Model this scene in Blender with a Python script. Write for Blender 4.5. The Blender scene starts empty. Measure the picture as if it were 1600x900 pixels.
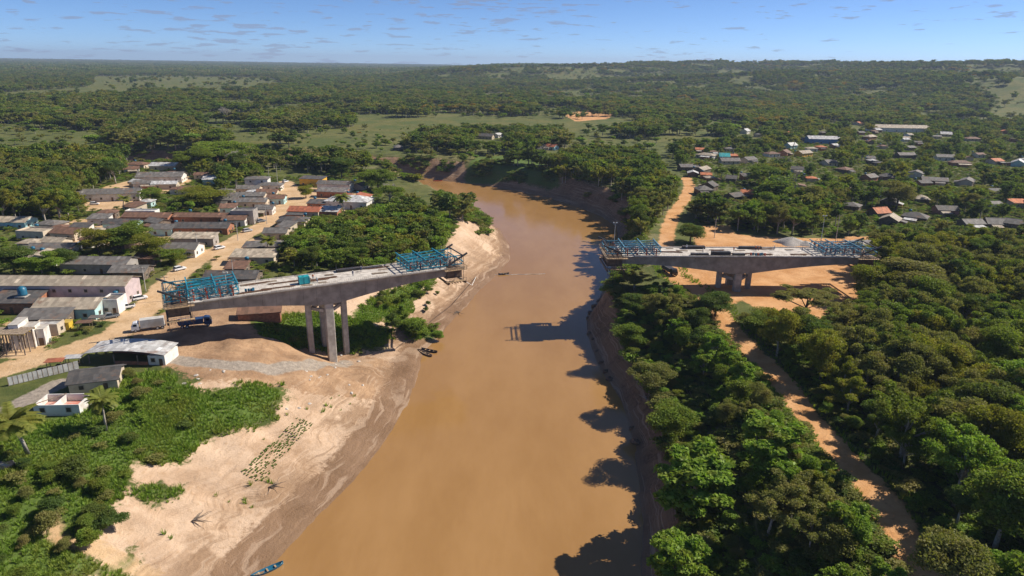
import bpy, math, random
import numpy as np
from mathutils import Vector, Matrix

# ---------------------------------------------------------------- camera
SC = bpy.context.scene
COL = SC.collection
F = 1067.0                       # focal length in photo pixels (24 mm on a 36 mm frame)
CAM_H = 75.0
PITCH = math.atan(353.0 / F)
ROLL = math.radians(0.82)
cam_d = bpy.data.cameras.new('camera')
cam_d.sensor_width = 36.0
cam_d.lens = F / 1600 * 36.0
cam_d.clip_start = 1.0
cam_d.clip_end = 60000.0
cam = bpy.data.objects.new('camera', cam_d)
COL.objects.link(cam)
CAM_R = Matrix.Rotation(math.pi / 2 - PITCH, 3, 'X') @ Matrix.Rotation(ROLL, 3, 'Z')
cam.matrix_world = Matrix.Translation((0, 0, CAM_H)) @ CAM_R.to_4x4()
SC.camera = cam

# ---------------------------------------------------------------- sky, sun, exposure
SUN_DIR = Vector((0.70, 0.22, 0.66)).normalized()          # towards the sun
SUN_EL = math.asin(SUN_DIR.z)
SUN_AZ = math.atan2(SUN_DIR.x, SUN_DIR.y)
world = bpy.data.worlds.new('World')
SC.world = world
world.use_nodes = True
wn, wl = world.node_tree.nodes, world.node_tree.links
wn.clear()
w_out = wn.new('ShaderNodeOutputWorld')
w_bg = wn.new('ShaderNodeBackground')
w_bg.inputs['Strength'].default_value = 0.098
sky = wn.new('ShaderNodeTexSky')
sky.sky_type = 'NISHITA'
sky.sun_disc = False
sky.sun_elevation = SUN_EL
sky.sun_rotation = SUN_AZ
sky.air_density = 0.5
sky.dust_density = 0.5
sky.ozone_density = 7.5
sky.altitude = 1500
# scattered small flat clouds over the whole sky
w_tc = wn.new('ShaderNodeTexCoord')
w_map = wn.new('ShaderNodeMapping'); w_map.inputs['Scale'].default_value = (26, 26, 210)
w_n = wn.new('ShaderNodeTexNoise'); w_n.inputs['Scale'].default_value = 1.0; w_n.inputs['Detail'].default_value = 4.0
w_n.inputs['Roughness'].default_value = 0.55
w_map2 = wn.new('ShaderNodeMapping'); w_map2.inputs['Scale'].default_value = (2.2, 2.2, 9); w_map2.inputs['Location'].default_value = (3.4, 1.3, 0.6)
w_n2 = wn.new('ShaderNodeTexNoise'); w_n2.inputs['Scale'].default_value = 1.0; w_n2.inputs['Detail'].default_value = 1.0
w_add = wn.new('ShaderNodeMath'); w_add.operation = 'MULTIPLY_ADD'; w_add.inputs[1].default_value = 0.45
w_r = wn.new('ShaderNodeMapRange'); w_r.interpolation_type = 'SMOOTHSTEP'
w_r.inputs[1].default_value = 0.835; w_r.inputs[2].default_value = 0.91; w_r.inputs[3].default_value = 0.0; w_r.inputs[4].default_value = 0.62
w_mix = wn.new('ShaderNodeMixRGB'); w_mix.inputs[2].default_value = (2.0, 2.4, 3.5, 1)
wl.new(w_tc.outputs['Generated'], w_map.inputs[0]); wl.new(w_map.outputs[0], w_n.inputs['Vector'])
wl.new(w_tc.outputs['Generated'], w_map2.inputs[0]); wl.new(w_map2.outputs[0], w_n2.inputs['Vector'])
wl.new(w_n2.outputs[0], w_add.inputs[0]); wl.new(w_n.outputs[0], w_add.inputs[2])
wl.new(w_add.outputs[0], w_r.inputs[0]); wl.new(w_r.outputs[0], w_mix.inputs[0])
wl.new(sky.outputs[0], w_mix.inputs[1]); wl.new(w_mix.outputs[0], w_bg.inputs['Color'])
wl.new(w_bg.outputs[0], w_out.inputs['Surface'])

sun_d = bpy.data.lights.new('sun', 'SUN')
sun_d.energy = 4.7
sun_d.angle = math.radians(0.53)
sun_d.color = (1.0, 0.925, 0.81)
sun = bpy.data.objects.new('sun', sun_d)
COL.objects.link(sun)
sun.location = (200, 100, 300)
sun.rotation_euler = (-SUN_DIR).to_track_quat('-Z', 'Y').to_euler()

vs = SC.view_settings
vs.view_transform = 'Standard'; vs.look = 'None'; vs.exposure = 0.46; vs.gamma = 1.0; vs.use_curve_mapping = False
SC.cycles.max_bounces = 5
SC.cycles.diffuse_bounces = 3
SC.cycles.glossy_bounces = 2
SC.cycles.transmission_bounces = 3
SC.cycles.volume_bounces = 0
SC.cycles.use_denoising = True

# ---------------------------------------------------------------- pixel helpers (photo 1600 x 900)
RM = np.array(CAM_R)
def ray(px, py):
    d = np.array([(px - 800.0) / F, (450.0 - py) / F, -1.0])
    return RM @ d
def P(px, py, z=0.0):
    d = ray(px, py)
    t = (z - CAM_H) / d[2]
    return np.array([d[0] * t, d[1] * t, z])
def project(p):
    q = RM.T @ (np.asarray(p, float) - np.array([0, 0, CAM_H]))
    k = -q[2]
    return 800 + F * q[0] / k, 450 - F * q[1] / k, k

# ---------------------------------------------------------------- noise
def _hash(i, j, s):
    h = (i.astype(np.int64) * 374761393 + j.astype(np.int64) * 668265263 + s * 974711) & 0x7fffffff
    h = ((h ^ (h >> 13)) * 1274126177) & 0x7fffffff
    return ((h ^ (h >> 16)) & 0xffff) / 65535.0
def vnoise(x, y, s=0):
    xi, yi = np.floor(x), np.floor(y)
    fx, fy = x - xi, y - yi
    fx, fy = fx * fx * (3 - 2 * fx), fy * fy * (3 - 2 * fy)
    a, b = _hash(xi, yi, s), _hash(xi + 1, yi, s)
    c, d = _hash(xi, yi + 1, s), _hash(xi + 1, yi + 1, s)
    return (a * (1 - fx) + b * fx) * (1 - fy) + (c * (1 - fx) + d * fx) * fy
def fbm(x, y, s=0, o=4):
    r, a, t = 0, 1.0, 0
    for k in range(o):
        r = r + a * vnoise(x * 2 ** k, y * 2 ** k, s + k); t += a; a *= 0.5
    return r / t - 0.5
def sstep(a, b, x):
    t = np.clip((x - a) / (b - a), 0, 1)
    return t * t * (3 - 2 * t)

def seg_dist(pts, x, y, closed):
    best = np.full(x.shape, 1e18)
    n = len(pts)
    for i in range(n if closed else n - 1):
        ax, ay = pts[i][0], pts[i][1]
        bx, by = pts[(i + 1) % n][0], pts[(i + 1) % n][1]
        dx, dy = bx - ax, by - ay
        L = dx * dx + dy * dy + 1e-9
        t = np.clip(((x - ax) * dx + (y - ay) * dy) / L, 0, 1)
        best = np.minimum(best, (x - ax - t * dx) ** 2 + (y - ay - t * dy) ** 2)
    return np.sqrt(best)
def inside(pts, x, y):
    r = np.zeros(x.shape, bool)
    n = len(pts)
    for i in range(n):
        x1, y1 = pts[i][0], pts[i][1]
        x2, y2 = pts[(i + 1) % n][0], pts[(i + 1) % n][1]
        if y1 == y2: continue
        c = ((y1 > y) != (y2 > y)) & (x < (x2 - x1) * (y - y1) / (y2 - y1) + x1)
        r ^= c
    return r
def poly_in(pts, x, y):                 # metres, positive inside
    d = seg_dist(pts, x, y, True)
    return np.where(inside(pts, x, y), d, -d)

# ---------------------------------------------------------------- river and terrain
WATER = -14.0
left_shore = [(415, 900), (440, 868), (490, 815), (560, 745), (602, 690), (640, 625), (655, 580), (664, 548), (690, 522), (712, 495),
              (730, 478), (748, 455), (776, 430), (797, 405), (796, 385), (781, 360), (757, 345), (722, 331), (690, 318), (655, 303), (628, 290), (615, 281)]
left_far = [(520, 279), (400, 279)]
far_shore = [(400, 259), (470, 262), (540, 270), (600, 273), (660, 277), (700, 283), (760, 290), (800, 297), (850, 307), (900, 322), (940, 338), (964, 354)]
right_shore = [(966, 370), (960, 400), (950, 440), (934, 470), (917, 500), (923, 540), (940, 580), (968, 620), (984, 660), (990, 700), (1000, 760), (1006, 820), (1002, 900)]
px2 = lambda L, z=WATER: [tuple(P(a, b, z)[:2]) for a, b in L]
fl = px2(left_far); ff = px2(far_shore)
RIVER = ([(-70, -160), (-55, 20)] + px2(left_shore) + fl + [(fl[-1][0] - 350, fl[-1][1] - 40), (-1400, 380), (-1400, 440),
         (ff[0][0] - 350, ff[0][1] - 30)] + ff + px2(right_shore) + [(24, 20), (34, -160)])
W_CTRL = [((415, 900), 58), ((490, 815), 56), ((602, 690), 52), ((655, 580), 54), ((690, 522), 50), ((748, 455), 42), ((797, 400), 30), ((757, 345), 20),
          ((690, 318), 13), ((628, 290), 9), ((520, 279), 10), ((400, 270), 12), ((470, 262), 14), ((600, 273), 16), ((700, 283), 19), ((800, 297), 20),
          ((900, 322), 15), ((964, 354), 14), ((955, 420), 10), ((917, 500), 8), ((940, 580), 7.5), ((984, 660), 7.5), ((1000, 760), 7.5), ((1002, 900), 7.5)]
WC = [(P(a, b, WATER)[0], P(a, b, WATER)[1], w) for (a, b), w in W_CTRL]
def dirpt(px, dist):
    return ((px - 800) / F * dist, dist)
HILLS = [(*dirpt(1390, 2500), 80, 330, 420), (*dirpt(1520, 2700), 58, 420, 500), (*dirpt(1250, 3300), 66, 500, 500), (*dirpt(1060, 3300), 56, 420, 420),
         (*dirpt(900, 3000), 47, 420, 420), (*dirpt(740, 2900), 31, 330, 330), (*dirpt(1640, 1500), 60, 330, 420), (*dirpt(1700, 2300), 74, 500, 500),
         (*dirpt(1100, 2200), 30, 420, 300), (*dirpt(1300, 2000), 26, 300, 260), (*dirpt(1150, 5000), 52, 1500, 700), (*dirpt(1560, 4600), 70, 1200, 700),
         (*dirpt(830, 4300), 46, 700, 500)]
def terrain(x, y):
    x = np.asarray(x, float); y = np.asarray(y, float)
    sd = -poly_in(RIVER, x, y)
    num = 0.0; den = 0.0
    for a, b, w in WC:
        k = 1.0 / ((x - a) ** 2 + (y - b) ** 2 + 40.0) ** 1.7
        num = num + k * w; den = den + k
    W = num / den
    jag = fbm(x / 9, y / 9, 3) * np.clip(W, 6, 14) * 0.35
    t = np.clip((sd + jag * sstep(0, 4, sd)) / W, 0, 1)
    prof = 0.45 * t + 0.55 * t * t * (3 - 2 * t)
    z = WATER + (-WATER) * prof
    ts = np.clip((sd - W * .8) / 26, 0, 1); zl = WATER + 6.0 * prof + 8.0 * ts * ts * (3 - 2 * ts)      # low cliff, then a gentle rise
    wr = sstep(2, 12, x) * (1 - sstep(190, 235, y)); z = z * (1 - wr) + zl * wr
    rough = 4 * t * (1 - t)
    z = z + rough * (fbm(x / 14, y / 14, 11) * 2.6 - np.abs(fbm(x / 11, y / 7, 13, 3)) * 3.2 + 0.5 + fbm(x / 3.5, y / 3.5, 17, 3) * 0.8 * np.clip(20 / W, .6, 1.5))
    z = z + sstep(0.8, 1, t) * (fbm(x / 60, y / 60, 5) * 1.0 + fbm(x / 7, y / 7, 8, 3) * 0.35)
    z = z + (fbm(x / 6, y / 4.5, 23, 4) * 3.0 - np.abs(fbm(x / 8, y / 6, 27, 3)) * 2.5 + .6) * np.exp(-((x + 70) / 30) ** 2 - ((y - 176) / 16) ** 2)      # churned earth of the site
    z = np.where(sd > 2, np.maximum(z - 5.6 * np.exp(-((x + 57) / 17) ** 2 - ((y - 191) / 13) ** 2), WATER + .5), z)      # dug out round the tall columns
    z = np.where(sd < 0, WATER - 0.02 - np.minimum(3.0, 0.22 * -sd), z)
    far = sstep(900, 1700, y)
    hz = 0.0
    for a, b, h, rx, ry in HILLS:
        hz = hz + h * np.exp(-((x - a) / rx) ** 2 - ((y - b) / ry) ** 2)
    hz = np.minimum(hz, 82 + 0 * x)
    z = z + far * hz * (1 + fbm(x / 260, y / 260, 31) * 0.55) + sstep(1500, 3000, y) * fbm(x / 500, y / 500, 41) * 6
    return z
def terrain1(x, y):
    return float(terrain(np.array([x]), np.array([y]))[0])
def G(px, py):                          # photo pixel -> point on the ground
    z = 0.0
    for k in range(14):
        p = P(px, py, z)
        z = 0.5 * z + 0.5 * terrain1(p[0], p[1])
    p = P(px, py, z)
    return np.array([p[0], p[1], terrain1(p[0], p[1])])
def Gl(L): return [tuple(G(a, b)[:2]) for a, b in L]
def P0(L, z=0.0): return [tuple(P(a, b, z)[:2]) for a, b in L]

# ---------------------------------------------------------------- material helper
def nmat(name):
    m = bpy.data.materials.new(name); m.use_nodes = True
    n, l = m.node_tree.nodes, m.node_tree.links
    b = n['Principled BSDF']
    return m, n, l, b
def noise_node(n, l, scale, detail=4, vec=None, rough=0.55):
    t = n.new('ShaderNodeTexNoise'); t.inputs['Scale'].default_value = scale; t.inputs['Detail'].default_value = detail
    t.inputs['Roughness'].default_value = rough
    if vec is not None: l.new(vec, t.inputs['Vector'])
    return t.outputs[0]
def mixc(n, l, fac, a, b, mode='MIX'):
    m = n.new('ShaderNodeMixRGB'); m.blend_type = mode
    for i, v in ((0, fac), (1, a), (2, b)):
        if isinstance(v, (int, float)): m.inputs[i].default_value = v
        elif isinstance(v, tuple): m.inputs[i].default_value = (*v[:3], 1)
        else: l.new(v, m.inputs[i])
    return m.outputs[0]
def mrange(n, l, v, a, b, c=0.0, d=1.0):
    m = n.new('ShaderNodeMapRange'); m.interpolation_type = 'SMOOTHSTEP'
    l.new(v, m.inputs[0])
    for i, q in zip((1, 2, 3, 4), (a, b, c, d)): m.inputs[i].default_value = q
    return m.outputs[0]
def mth(n, l, op, a, b):
    m = n.new('ShaderNodeMath'); m.operation = op
    for i, v in ((0, a), (1, b)):
        if isinstance(v, (int, float)): m.inputs[i].default_value = v
        else: l.new(v, m.inputs[i])
    return m.outputs[0]
def mscale(c, k): return tuple(min(1, v * k) for v in c)
MATS = {}
def pmat(name, col, rough=0.8, var=0.3, scale=1.2, dirt=None, metal=0.0, bump=0.0):
    """plain weathered surface: base colour, blotches in world space, optional dirt colour"""
    if name in MATS: return MATS[name]
    m, n, l, b = nmat(name)
    pos = n.new('ShaderNodeNewGeometry').outputs['Position']
    f = noise_node(n, l, scale, 5, pos)
    c = mixc(n, l, mrange(n, l, f, 0.3, 0.7), mscale(col, 1 - var), mscale(col, 1 + var))
    if dirt:
        f2 = noise_node(n, l, scale * 0.6, 6, pos, 0.65)
        c = mixc(n, l, mrange(n, l, f2, 0.48, 0.68, 0, 0.75), c, dirt)
    l.new(c, b.inputs['Base Color'])
    b.inputs['Roughness'].default_value = rough; b.inputs['Metallic'].default_value = metal
    if bump:
        bp = n.new('ShaderNodeBump'); bp.inputs['Strength'].default_value = bump; bp.inputs['Distance'].default_value = 0.1
        l.new(noise_node(n, l, scale * 6, 4, pos), bp.inputs['Height']); l.new(bp.outputs[0], b.inputs['Normal'])
    MATS[name] = m
    return m
def roof_mat(name, col, stain, rough=0.75, patch=0.3):
    """sheet roofing: every sheet a slightly different tone, streaked and stained"""
    if name in MATS: return MATS[name]
    m, n, l, b = nmat(name)
    tc = n.new('ShaderNodeTexCoord').outputs['Object']
    pos = n.new('ShaderNodeNewGeometry').outputs['Position']
    sn = n.new('ShaderNodeVectorMath'); sn.operation = 'SNAP'; l.new(tc, sn.inputs[0]); sn.inputs[1].default_value = (1.05, 1.9, 40)
    wnz = n.new('ShaderNodeTexWhiteNoise'); wnz.noise_dimensions = '3D'; l.new(sn.outputs[0], wnz.inputs[0])
    oi = n.new('ShaderNodeObjectInfo')
    c = mixc(n, l, wnz.outputs[0], mscale(col, 1 - patch), mscale(col, 1 + patch))
    c = mixc(n, l, mrange(n, l, oi.outputs['Random'], 0, 1, 0, 0.35), c, mscale(col, 0.55))
    f = noise_node(n, l, 0.5, 7, pos, 0.7)
    c = mixc(n, l, mrange(n, l, f, 0.45, 0.7, 0, 0.7), c, stain)
    fr = noise_node(n, l, 0.23, 6, pos, 0.7)
    c = mixc(n, l, mrange(n, l, fr, 0.54, 0.66, 0, 0.6), c, (0.20, 0.10, 0.055))
    fw = noise_node(n, l, 0.37, 3, sn.outputs[0])
    c = mixc(n, l, mrange(n, l, fw, 0.62, 0.66, 0, 0.6), c, mscale(col, 2.2))
    l.new(c, b.inputs['Base Color']); b.inputs['Roughness'].default_value = rough
    wv = n.new('ShaderNodeTexWave'); wv.inputs['Scale'].default_value = 1.6; l.new(tc, wv.inputs['Vector'])
    bp = n.new('ShaderNodeBump'); bp.inputs['Strength'].default_value = 0.35; bp.inputs['Distance'].default_value = 0.06
    l.new(wv.outputs['Fac'], bp.inputs['Height']); l.new(bp.outputs[0], b.inputs['Normal'])
    MATS[name] = m
    return m
def leaf_mat(name, dark, light, tint=(0.10, 0.085, 0.012), tint_amt=0.25, transl=0.42, nscale=0.33):
    m, n, l, b = nmat(name)
    n.remove(b)
    oi = n.new('ShaderNodeObjectInfo'); geo = n.new('ShaderNodeNewGeometry')
    c = mixc(n, l, geo.outputs['Random Per Island'], dark, light)
    cl_n = noise_node(n, l, nscale, 3, geo.outputs['Position'])
    c = mixc(n, l, mrange(n, l, cl_n, 0.42, 0.68, 0, 0.55), c, mscale(tint, 1.0))
    c = mixc(n, l, mrange(n, l, cl_n, 0.5, 0.25, 0, 0.4), c, mscale(dark, 0.8))
    r2 = mth(n, l, 'FRACT', mth(n, l, 'MULTIPLY', oi.outputs['Random'], 7.31), 0.0)
    c = mixc(n, l, mrange(n, l, oi.outputs['Random'], 0.0, 1.0, 0, 0.45), c, mscale(dark, 0.9))
    c = mixc(n, l, mrange(n, l, r2, 0.55, 1.0, 0, tint_amt), c, tint)
    d = n.new('ShaderNodeBsdfDiffuse'); t = n.new('ShaderNodeBsdfTranslucent'); g = n.new('ShaderNodeBsdfGlossy')
    g.inputs['Roughness'].default_value = 0.45; g.inputs['Color'].default_value = (0.8, 0.85, 0.8, 1)
    l.new(c, d.inputs['Color'])
    tcol = mixc(n, l, 1.0, c, (2.0 * transl, 2.15 * transl, 0.9 * transl), 'MULTIPLY'); l.new(tcol, t.inputs['Color'])
    mx = n.new('ShaderNodeAddShader')
    l.new(d.outputs[0], mx.inputs[0]); l.new(t.outputs[0], mx.inputs[1])
    mx2 = n.new('ShaderNodeMixShader'); mx2.inputs[0].default_value = 0.008
    l.new(mx.outputs[0], mx2.inputs[1]); l.new(g.outputs[0], mx2.inputs[2])
    l.new(mx2.outputs[0], n['Material Output'].inputs['Surface'])
    MATS[name] = m
    return m

# ---------------------------------------------------------------- mesh builder
class MB:
    def __init__(s): s.v = []; s.f = []; s.mi = []
    def add(s, v, f, mi=0):
        o = len(s.v); s.v += [tuple(map(float, q)) for q in v]; s.f += [tuple(i + o for i in q) for q in f]; s.mi += [mi] * len(f)
    def box(s, c, d, rz=0.0, mi=0, taper=1.0):
        cx, cy, cz = c; hx, hy, hz = d[0] / 2, d[1] / 2, d[2] / 2
        co, si = math.cos(rz), math.sin(rz); v = []
        for sz in (-1, 1):
            k = taper if sz > 0 else 1.0
            for sx, sy in ((-1, -1), (1, -1), (1, 1), (-1, 1)):
                x, y = sx * hx * k, sy * hy * k
                v.append((cx + x * co - y * si, cy + x * si + y * co, cz + sz * hz))
        s.add(v, [(3, 2, 1, 0), (4, 5, 6, 7), (0, 1, 5, 4), (1, 2, 6, 5), (2, 3, 7, 6), (3, 0, 4, 7)], mi)
    def bar(s, a, b, w, h=None, mi=0):
        a, b = Vector(a), Vector(b); h = h or w
        d = (b - a).normalized()
        up = Vector((0, 0, 1)) if abs(d.z) < 0.95 else Vector((0, 1, 0))
        r = d.cross(up).normalized() * (w / 2); u = r.cross(d).normalized() * (h / 2)
        v = [p + k for p in (a, b) for k in (-r - u, r - u, r + u, -r + u)]
        s.add(v, [(3, 2, 1, 0), (4, 5, 6, 7), (0, 1, 5, 4), (1, 2, 6, 5), (2, 3, 7, 6), (3, 0, 4, 7)], mi)
    def tube(s, pts, rad, n=6, mi=0, cap=True):
        rings = []
        pts = [Vector(p) for p in pts]
        for i, p in enumerate(pts):
            d = (pts[min(i + 1, len(pts) - 1)] - pts[max(i - 1, 0)]).normalized()
            up = Vector((0, 0, 1)) if abs(d.z) < 0.9 else Vector((1, 0, 0))
            r = d.cross(up).normalized(); u = r.cross(d).normalized()
            q = rad[i] if hasattr(rad, '__len__') else rad
            rings.append([p + (r * math.cos(k * 2 * math.pi / n) + u * math.sin(k * 2 * math.pi / n)) * q for k in range(n)])
        v = [q for r in rings for q in r]; f = []
        for i in range(len(rings) - 1):
            for k in range(n):
                f.append((i * n + k, i * n + (k + 1) % n, (i + 1) * n + (k + 1) % n, (i + 1) * n + k))
        if cap: f += [tuple(range(n - 1, -1, -1)), tuple(range((len(rings) - 1) * n, len(rings) * n))]
        s.add(v, f, mi)
    def prism(s, poly, axis, a, b, mi=0):
        """poly in the two other axes, extruded along axis from a to b"""
        def put(p, t):
            return (t, p[0], p[1]) if axis == 'x' else (p[0], t, p[1]) if axis == 'y' else (p[0], p[1], t)
        n = len(poly)
        v = [put(p, a) for p in poly] + [put(p, b) for p in poly]
        f = [tuple(range(n)), tuple(range(2 * n - 1, n - 1, -1))] + [((i + 1) % n, i, i + n, (i + 1) % n + n) for i in range(n)]
        s.add(v, f, mi)
    def mesh(s, name, mats, smooth=False):
        me = bpy.data.meshes.new(name); me.from_pydata(s.v, [], s.f)
        for m in (mats if isinstance(mats, (list, tuple)) else [mats]): me.materials.append(m)
        me.polygons.foreach_set('material_index', s.mi)
        if smooth: me.polygons.foreach_set('use_smooth', [True] * len(s.f))
        me.update(); return me
    def build(s, name, mats, parent=None, smooth=False):
        import bmesh
        me = s.mesh(name, mats, smooth)
        bm = bmesh.new(); bm.from_mesh(me); bmesh.ops.recalc_face_normals(bm, faces=bm.faces); bm.to_mesh(me); bm.free()
        return link(name, me, parent)
def link(name, me, parent=None, loc=None, rot=None, scale=None):
    o = bpy.data.objects.new(name, me); COL.objects.link(o)
    if parent is not None: o.parent = parent
    if loc is not None: o.location = loc
    if rot is not None: o.rotation_euler = rot
    if scale is not None: o.scale = scale
    return o
def tag(o, label, cat=None, group=None, kind=None):
    o['label'] = label
    if cat: o['category'] = cat
    if group: o['group'] = group
    if kind: o['kind'] = kind
    return o
def thing(name, label, cat, loc, rz=0.0, group=None):
    o = bpy.data.objects.new(name, None); COL.objects.link(o); o.empty_display_size = 0.2
    o.location = loc; o.rotation_euler = (0, 0, rz)
    return tag(o, label, cat, group)
def copy_tree(o, parent=None):
    c = o.copy(); COL.objects.link(c); c.parent = parent
    for ch in o.children: copy_tree(ch, c)
    return c
UNIT = {}
def unit_box(mat):
    if mat.name not in UNIT:
        b = MB(); b.box((0, 0, 0), (1, 1, 1)); UNIT[mat.name] = b.mesh('piece', mat)
    return UNIT[mat.name]
def strut(name, a, b, w, h, mat, parent):
    """a straight member between two points, sharing one unit mesh per material"""
    a, b = Vector(a), Vector(b); d = b - a
    up = Vector((0, 0, 1)) if abs(d.normalized().z) < 0.98 else Vector((0, 1, 0))
    r = d.cross(up).normalized(); u = r.cross(d).normalized()
    o = link(name, unit_box(mat), parent)
    m = Matrix((d.normalized(), r, u)).transposed().to_4x4()
    o.matrix_basis = Matrix.Translation((a + b) / 2) @ m @ Matrix.Diagonal((d.length, w, h, 1))
    return o
def slab(name, c, d, mat, parent, rz=0.0):
    return link(name, unit_box(mat), parent, c, (0, 0, rz), d)
# ---------------------------------------------------------------- ground sheet
def lines(lo, hi, fine, gr, end_lo, end_hi):
    a = list(np.arange(lo, hi + 1e-6, fine)); st = fine
    while a[-1] < end_hi: st *= gr; a.append(a[-1] + st)
    st = fine; b = [lo]
    while b[-1] > end_lo: st *= gr; b.append(b[-1] - st)
    return np.array(b[:0:-1] + a)
gx = lines(-150, 150, 1.6, 1.034, -9000, 9000)
gy = lines(70, 330, 1.6, 1.03, -180, 14000)
GX, GY = np.meshgrid(gx, gy)
fxx, fyy = GX.ravel(), GY.ravel()
fz = terrain(fxx, fyy)
nx, ny = len(gx), len(gy)
idx = np.arange(nx * ny).reshape(ny, nx)
quads = np.stack([idx[:-1, :-1], idx[:-1, 1:], idx[1:, 1:], idx[1:, :-1]], -1).reshape(-1, 4)
gme = bpy.data.meshes.new('ground')
gme.vertices.add(nx * ny); gme.vertices.foreach_set('co', np.stack([fxx, fyy, fz], -1).ravel())
gme.loops.add(quads.size); gme.loops.foreach_set('vertex_index', quads.ravel())
gme.polygons.add(len(quads)); gme.polygons.foreach_set('loop_start', np.arange(0, quads.size, 4)); gme.polygons.foreach_set('loop_total', np.full(len(quads), 4))
gme.polygons.foreach_set('use_smooth', np.ones(len(quads), bool))
gme.update(calc_edges=True)

STREET = P0([(-90, 612), (0, 578), (100, 552), (180, 525), (228, 485), (260, 445), (300, 412), (345, 389), (400, 359), (440, 336), (462, 313), (458, 296), (446, 284)])
ROAD_R = P0([(1072, 278), (1078, 292), (1070, 310), (1052, 335), (1043, 362), (1040, 400), (1050, 430), (1085, 452), (1113, 476), (1135, 505), (1170, 545), (1210, 582), (1245, 627),
             (1285, 680), (1330, 730), (1385, 790), (1412, 840), (1440, 900)])
ROAD_E = P0([(1330, 372), (1400, 371), (1500, 372), (1620, 366)])
PATH_SITE = Gl([(262, 560), (300, 566), (360, 573), (420, 577), (480, 574), (540, 568)])
PATH_SAND = Gl([(80, 800), (92, 845), (150, 858), (190, 880), (240, 900)])
ASPHALT = P0([(-30, 670), (30, 632), (92, 600)])
CLEAR_R = P0([(1030, 428), (1060, 412), (1110, 412), (1180, 408), (1290, 404), (1350, 404), (1350, 462), (1270, 500), (1200, 492), (1160, 470), (1115, 490), (1080, 462)])
CLEAR_R2 = P0([(1085, 352), (1140, 352), (1150, 366), (1240, 372), (1330, 372), (1390, 388), (1330, 400), (1085, 392)])
SITE_L = Gl([(215, 520), (300, 470), (400, 470), (470, 480), (410, 505), (400, 530), (480, 545), (560, 555), (640, 575), (600, 620), (470, 605), (440, 598), (300, 590), (262, 570)])
FAR_BANK_BARE = P0([(880, 180), (930, 168), (965, 172), (950, 186), (900, 190)])
YARDS = [P0(q) for q in ([(0, 480), (120, 500), (200, 505), (190, 450), (0, 455)], [(80, 345), (240, 335), (330, 365), (300, 400), (90, 380)], [(340, 300), (460, 290), (560, 300), (560, 330), (430, 350), (340, 340)],
                         [(130, 300), (290, 262), (300, 285), (200, 325), (130, 330)], [(330, 395), (440, 360), (440, 400), (330, 440)], [(0, 500), (100, 520), (60, 560), (0, 560)])]
GRASS_POLYS = [Gl(q) for q in (
    [(190, 700), (215, 650), (262, 600), (300, 612), (440, 600), (452, 616), (425, 645), (435, 655), (330, 690), (282, 728), (205, 725)],
    [(-60, 660), (60, 655), (130, 622), (190, 590), (268, 574), (300, 612), (282, 722), (215, 722), (195, 770), (178, 800), (125, 850), (90, 845), (78, 800), (60, 830), (130, 860), (215, 905), (-60, 920)],
    [(545, 485), (600, 455), (640, 440), (665, 380), (640, 340), (650, 312), (700, 335), (712, 352), (690, 400), (682, 440), (650, 470), (640, 500), (690, 515), (685, 535), (640, 530), (600, 500), (560, 520)],
    [(385, 495), (470, 488), (540, 490), (620, 520), (600, 545), (540, 548), (400, 525)],
    [(205, 775), (225, 757), (282, 762), (284, 775), (240, 790)], [(140, 885), (210, 850), (225, 880), (190, 905)], [(745, 245), (850, 240), (880, 290), (800, 290), (720, 268)], [(980, 470), (1040, 440), (1000, 600), (960, 540)])]
PASTURE = [P0(q) for q in ([(-200, 150), (0, 146), (140, 138), (150, 119), (300, 119), (425, 122), (445, 134), (380, 142), (250, 146)], [(470, 200), (545, 184), (700, 187), (985, 183), (985, 189), (900, 206), (620, 214)],
                           [(380, 222), (470, 210), (560, 220), (520, 245), (400, 240)], [(1035, 205), (1130, 203), (1135, 225), (1040, 225)], [(1470, 262), (1525, 258), (1525, 268), (1460, 272)],
                           [(780, 122), (900, 122), (900, 128), (780, 129)])]
sd_r = -poly_in(RIVER, fxx, fyy)
num = 0.0; den = 0.0
for a_, b_, w_ in WC:
    k_ = 1.0 / ((fxx - a_) ** 2 + (fyy - b_) ** 2 + 40.0) ** 1.7
    num = num + k_ * w_; den = den + k_
WID = num / den
def umax(polys): return np.max([poly_in(q, fxx, fyy) for q in polys], 0)
grass_in = umax(GRASS_POLYS)
a_sand = np.minimum(WID * 0.93 - sd_r, -grass_in)
a_sand = np.where(fyy > 700, -20, a_sand)
a_wet = np.clip(WID * 0.17, 2.0, 8.5) - sd_r
street_w = 4.6
a_street = np.maximum(street_w - seg_dist(STREET, fxx, fyy, False), -50)
a_street = np.maximum(a_street, umax(YARDS) * 1.0)
a_street = np.maximum(a_street, 1.3 - seg_dist(PATH_SAND, fxx, fyy, False))
a_orange = np.maximum(3.4 - seg_dist(ROAD_R, fxx, fyy, False), np.maximum(poly_in(CLEAR_R, fxx, fyy), poly_in(CLEAR_R2, fxx, fyy)))
a_orange = np.maximum(a_orange, np.maximum(2.8 - seg_dist(ROAD_E, fxx, fyy, False), poly_in(FAR_BANK_BARE, fxx, fyy)))
a_site = np.minimum(poly_in(SITE_L, fxx, fyy) + 2, -grass_in)
a_gravel = np.maximum(2.4 - seg_dist(PATH_SITE, fxx, fyy, False), 2.9 - seg_dist(ASPHALT, fxx, fyy, False))
hill_past = (fbm(fxx / 330, fyy / 330, 51, 3) - 0.09) * 260 * sstep(1500, 2200, fyy) * sstep(-400, 100, fxx) - 30 * (1 - sstep(1500, 2200, fyy) * sstep(-400, 100, fxx))
MEADOW = P0([(1552, 172), (1565, 148), (1640, 136), (1640, 172)], 20)
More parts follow.
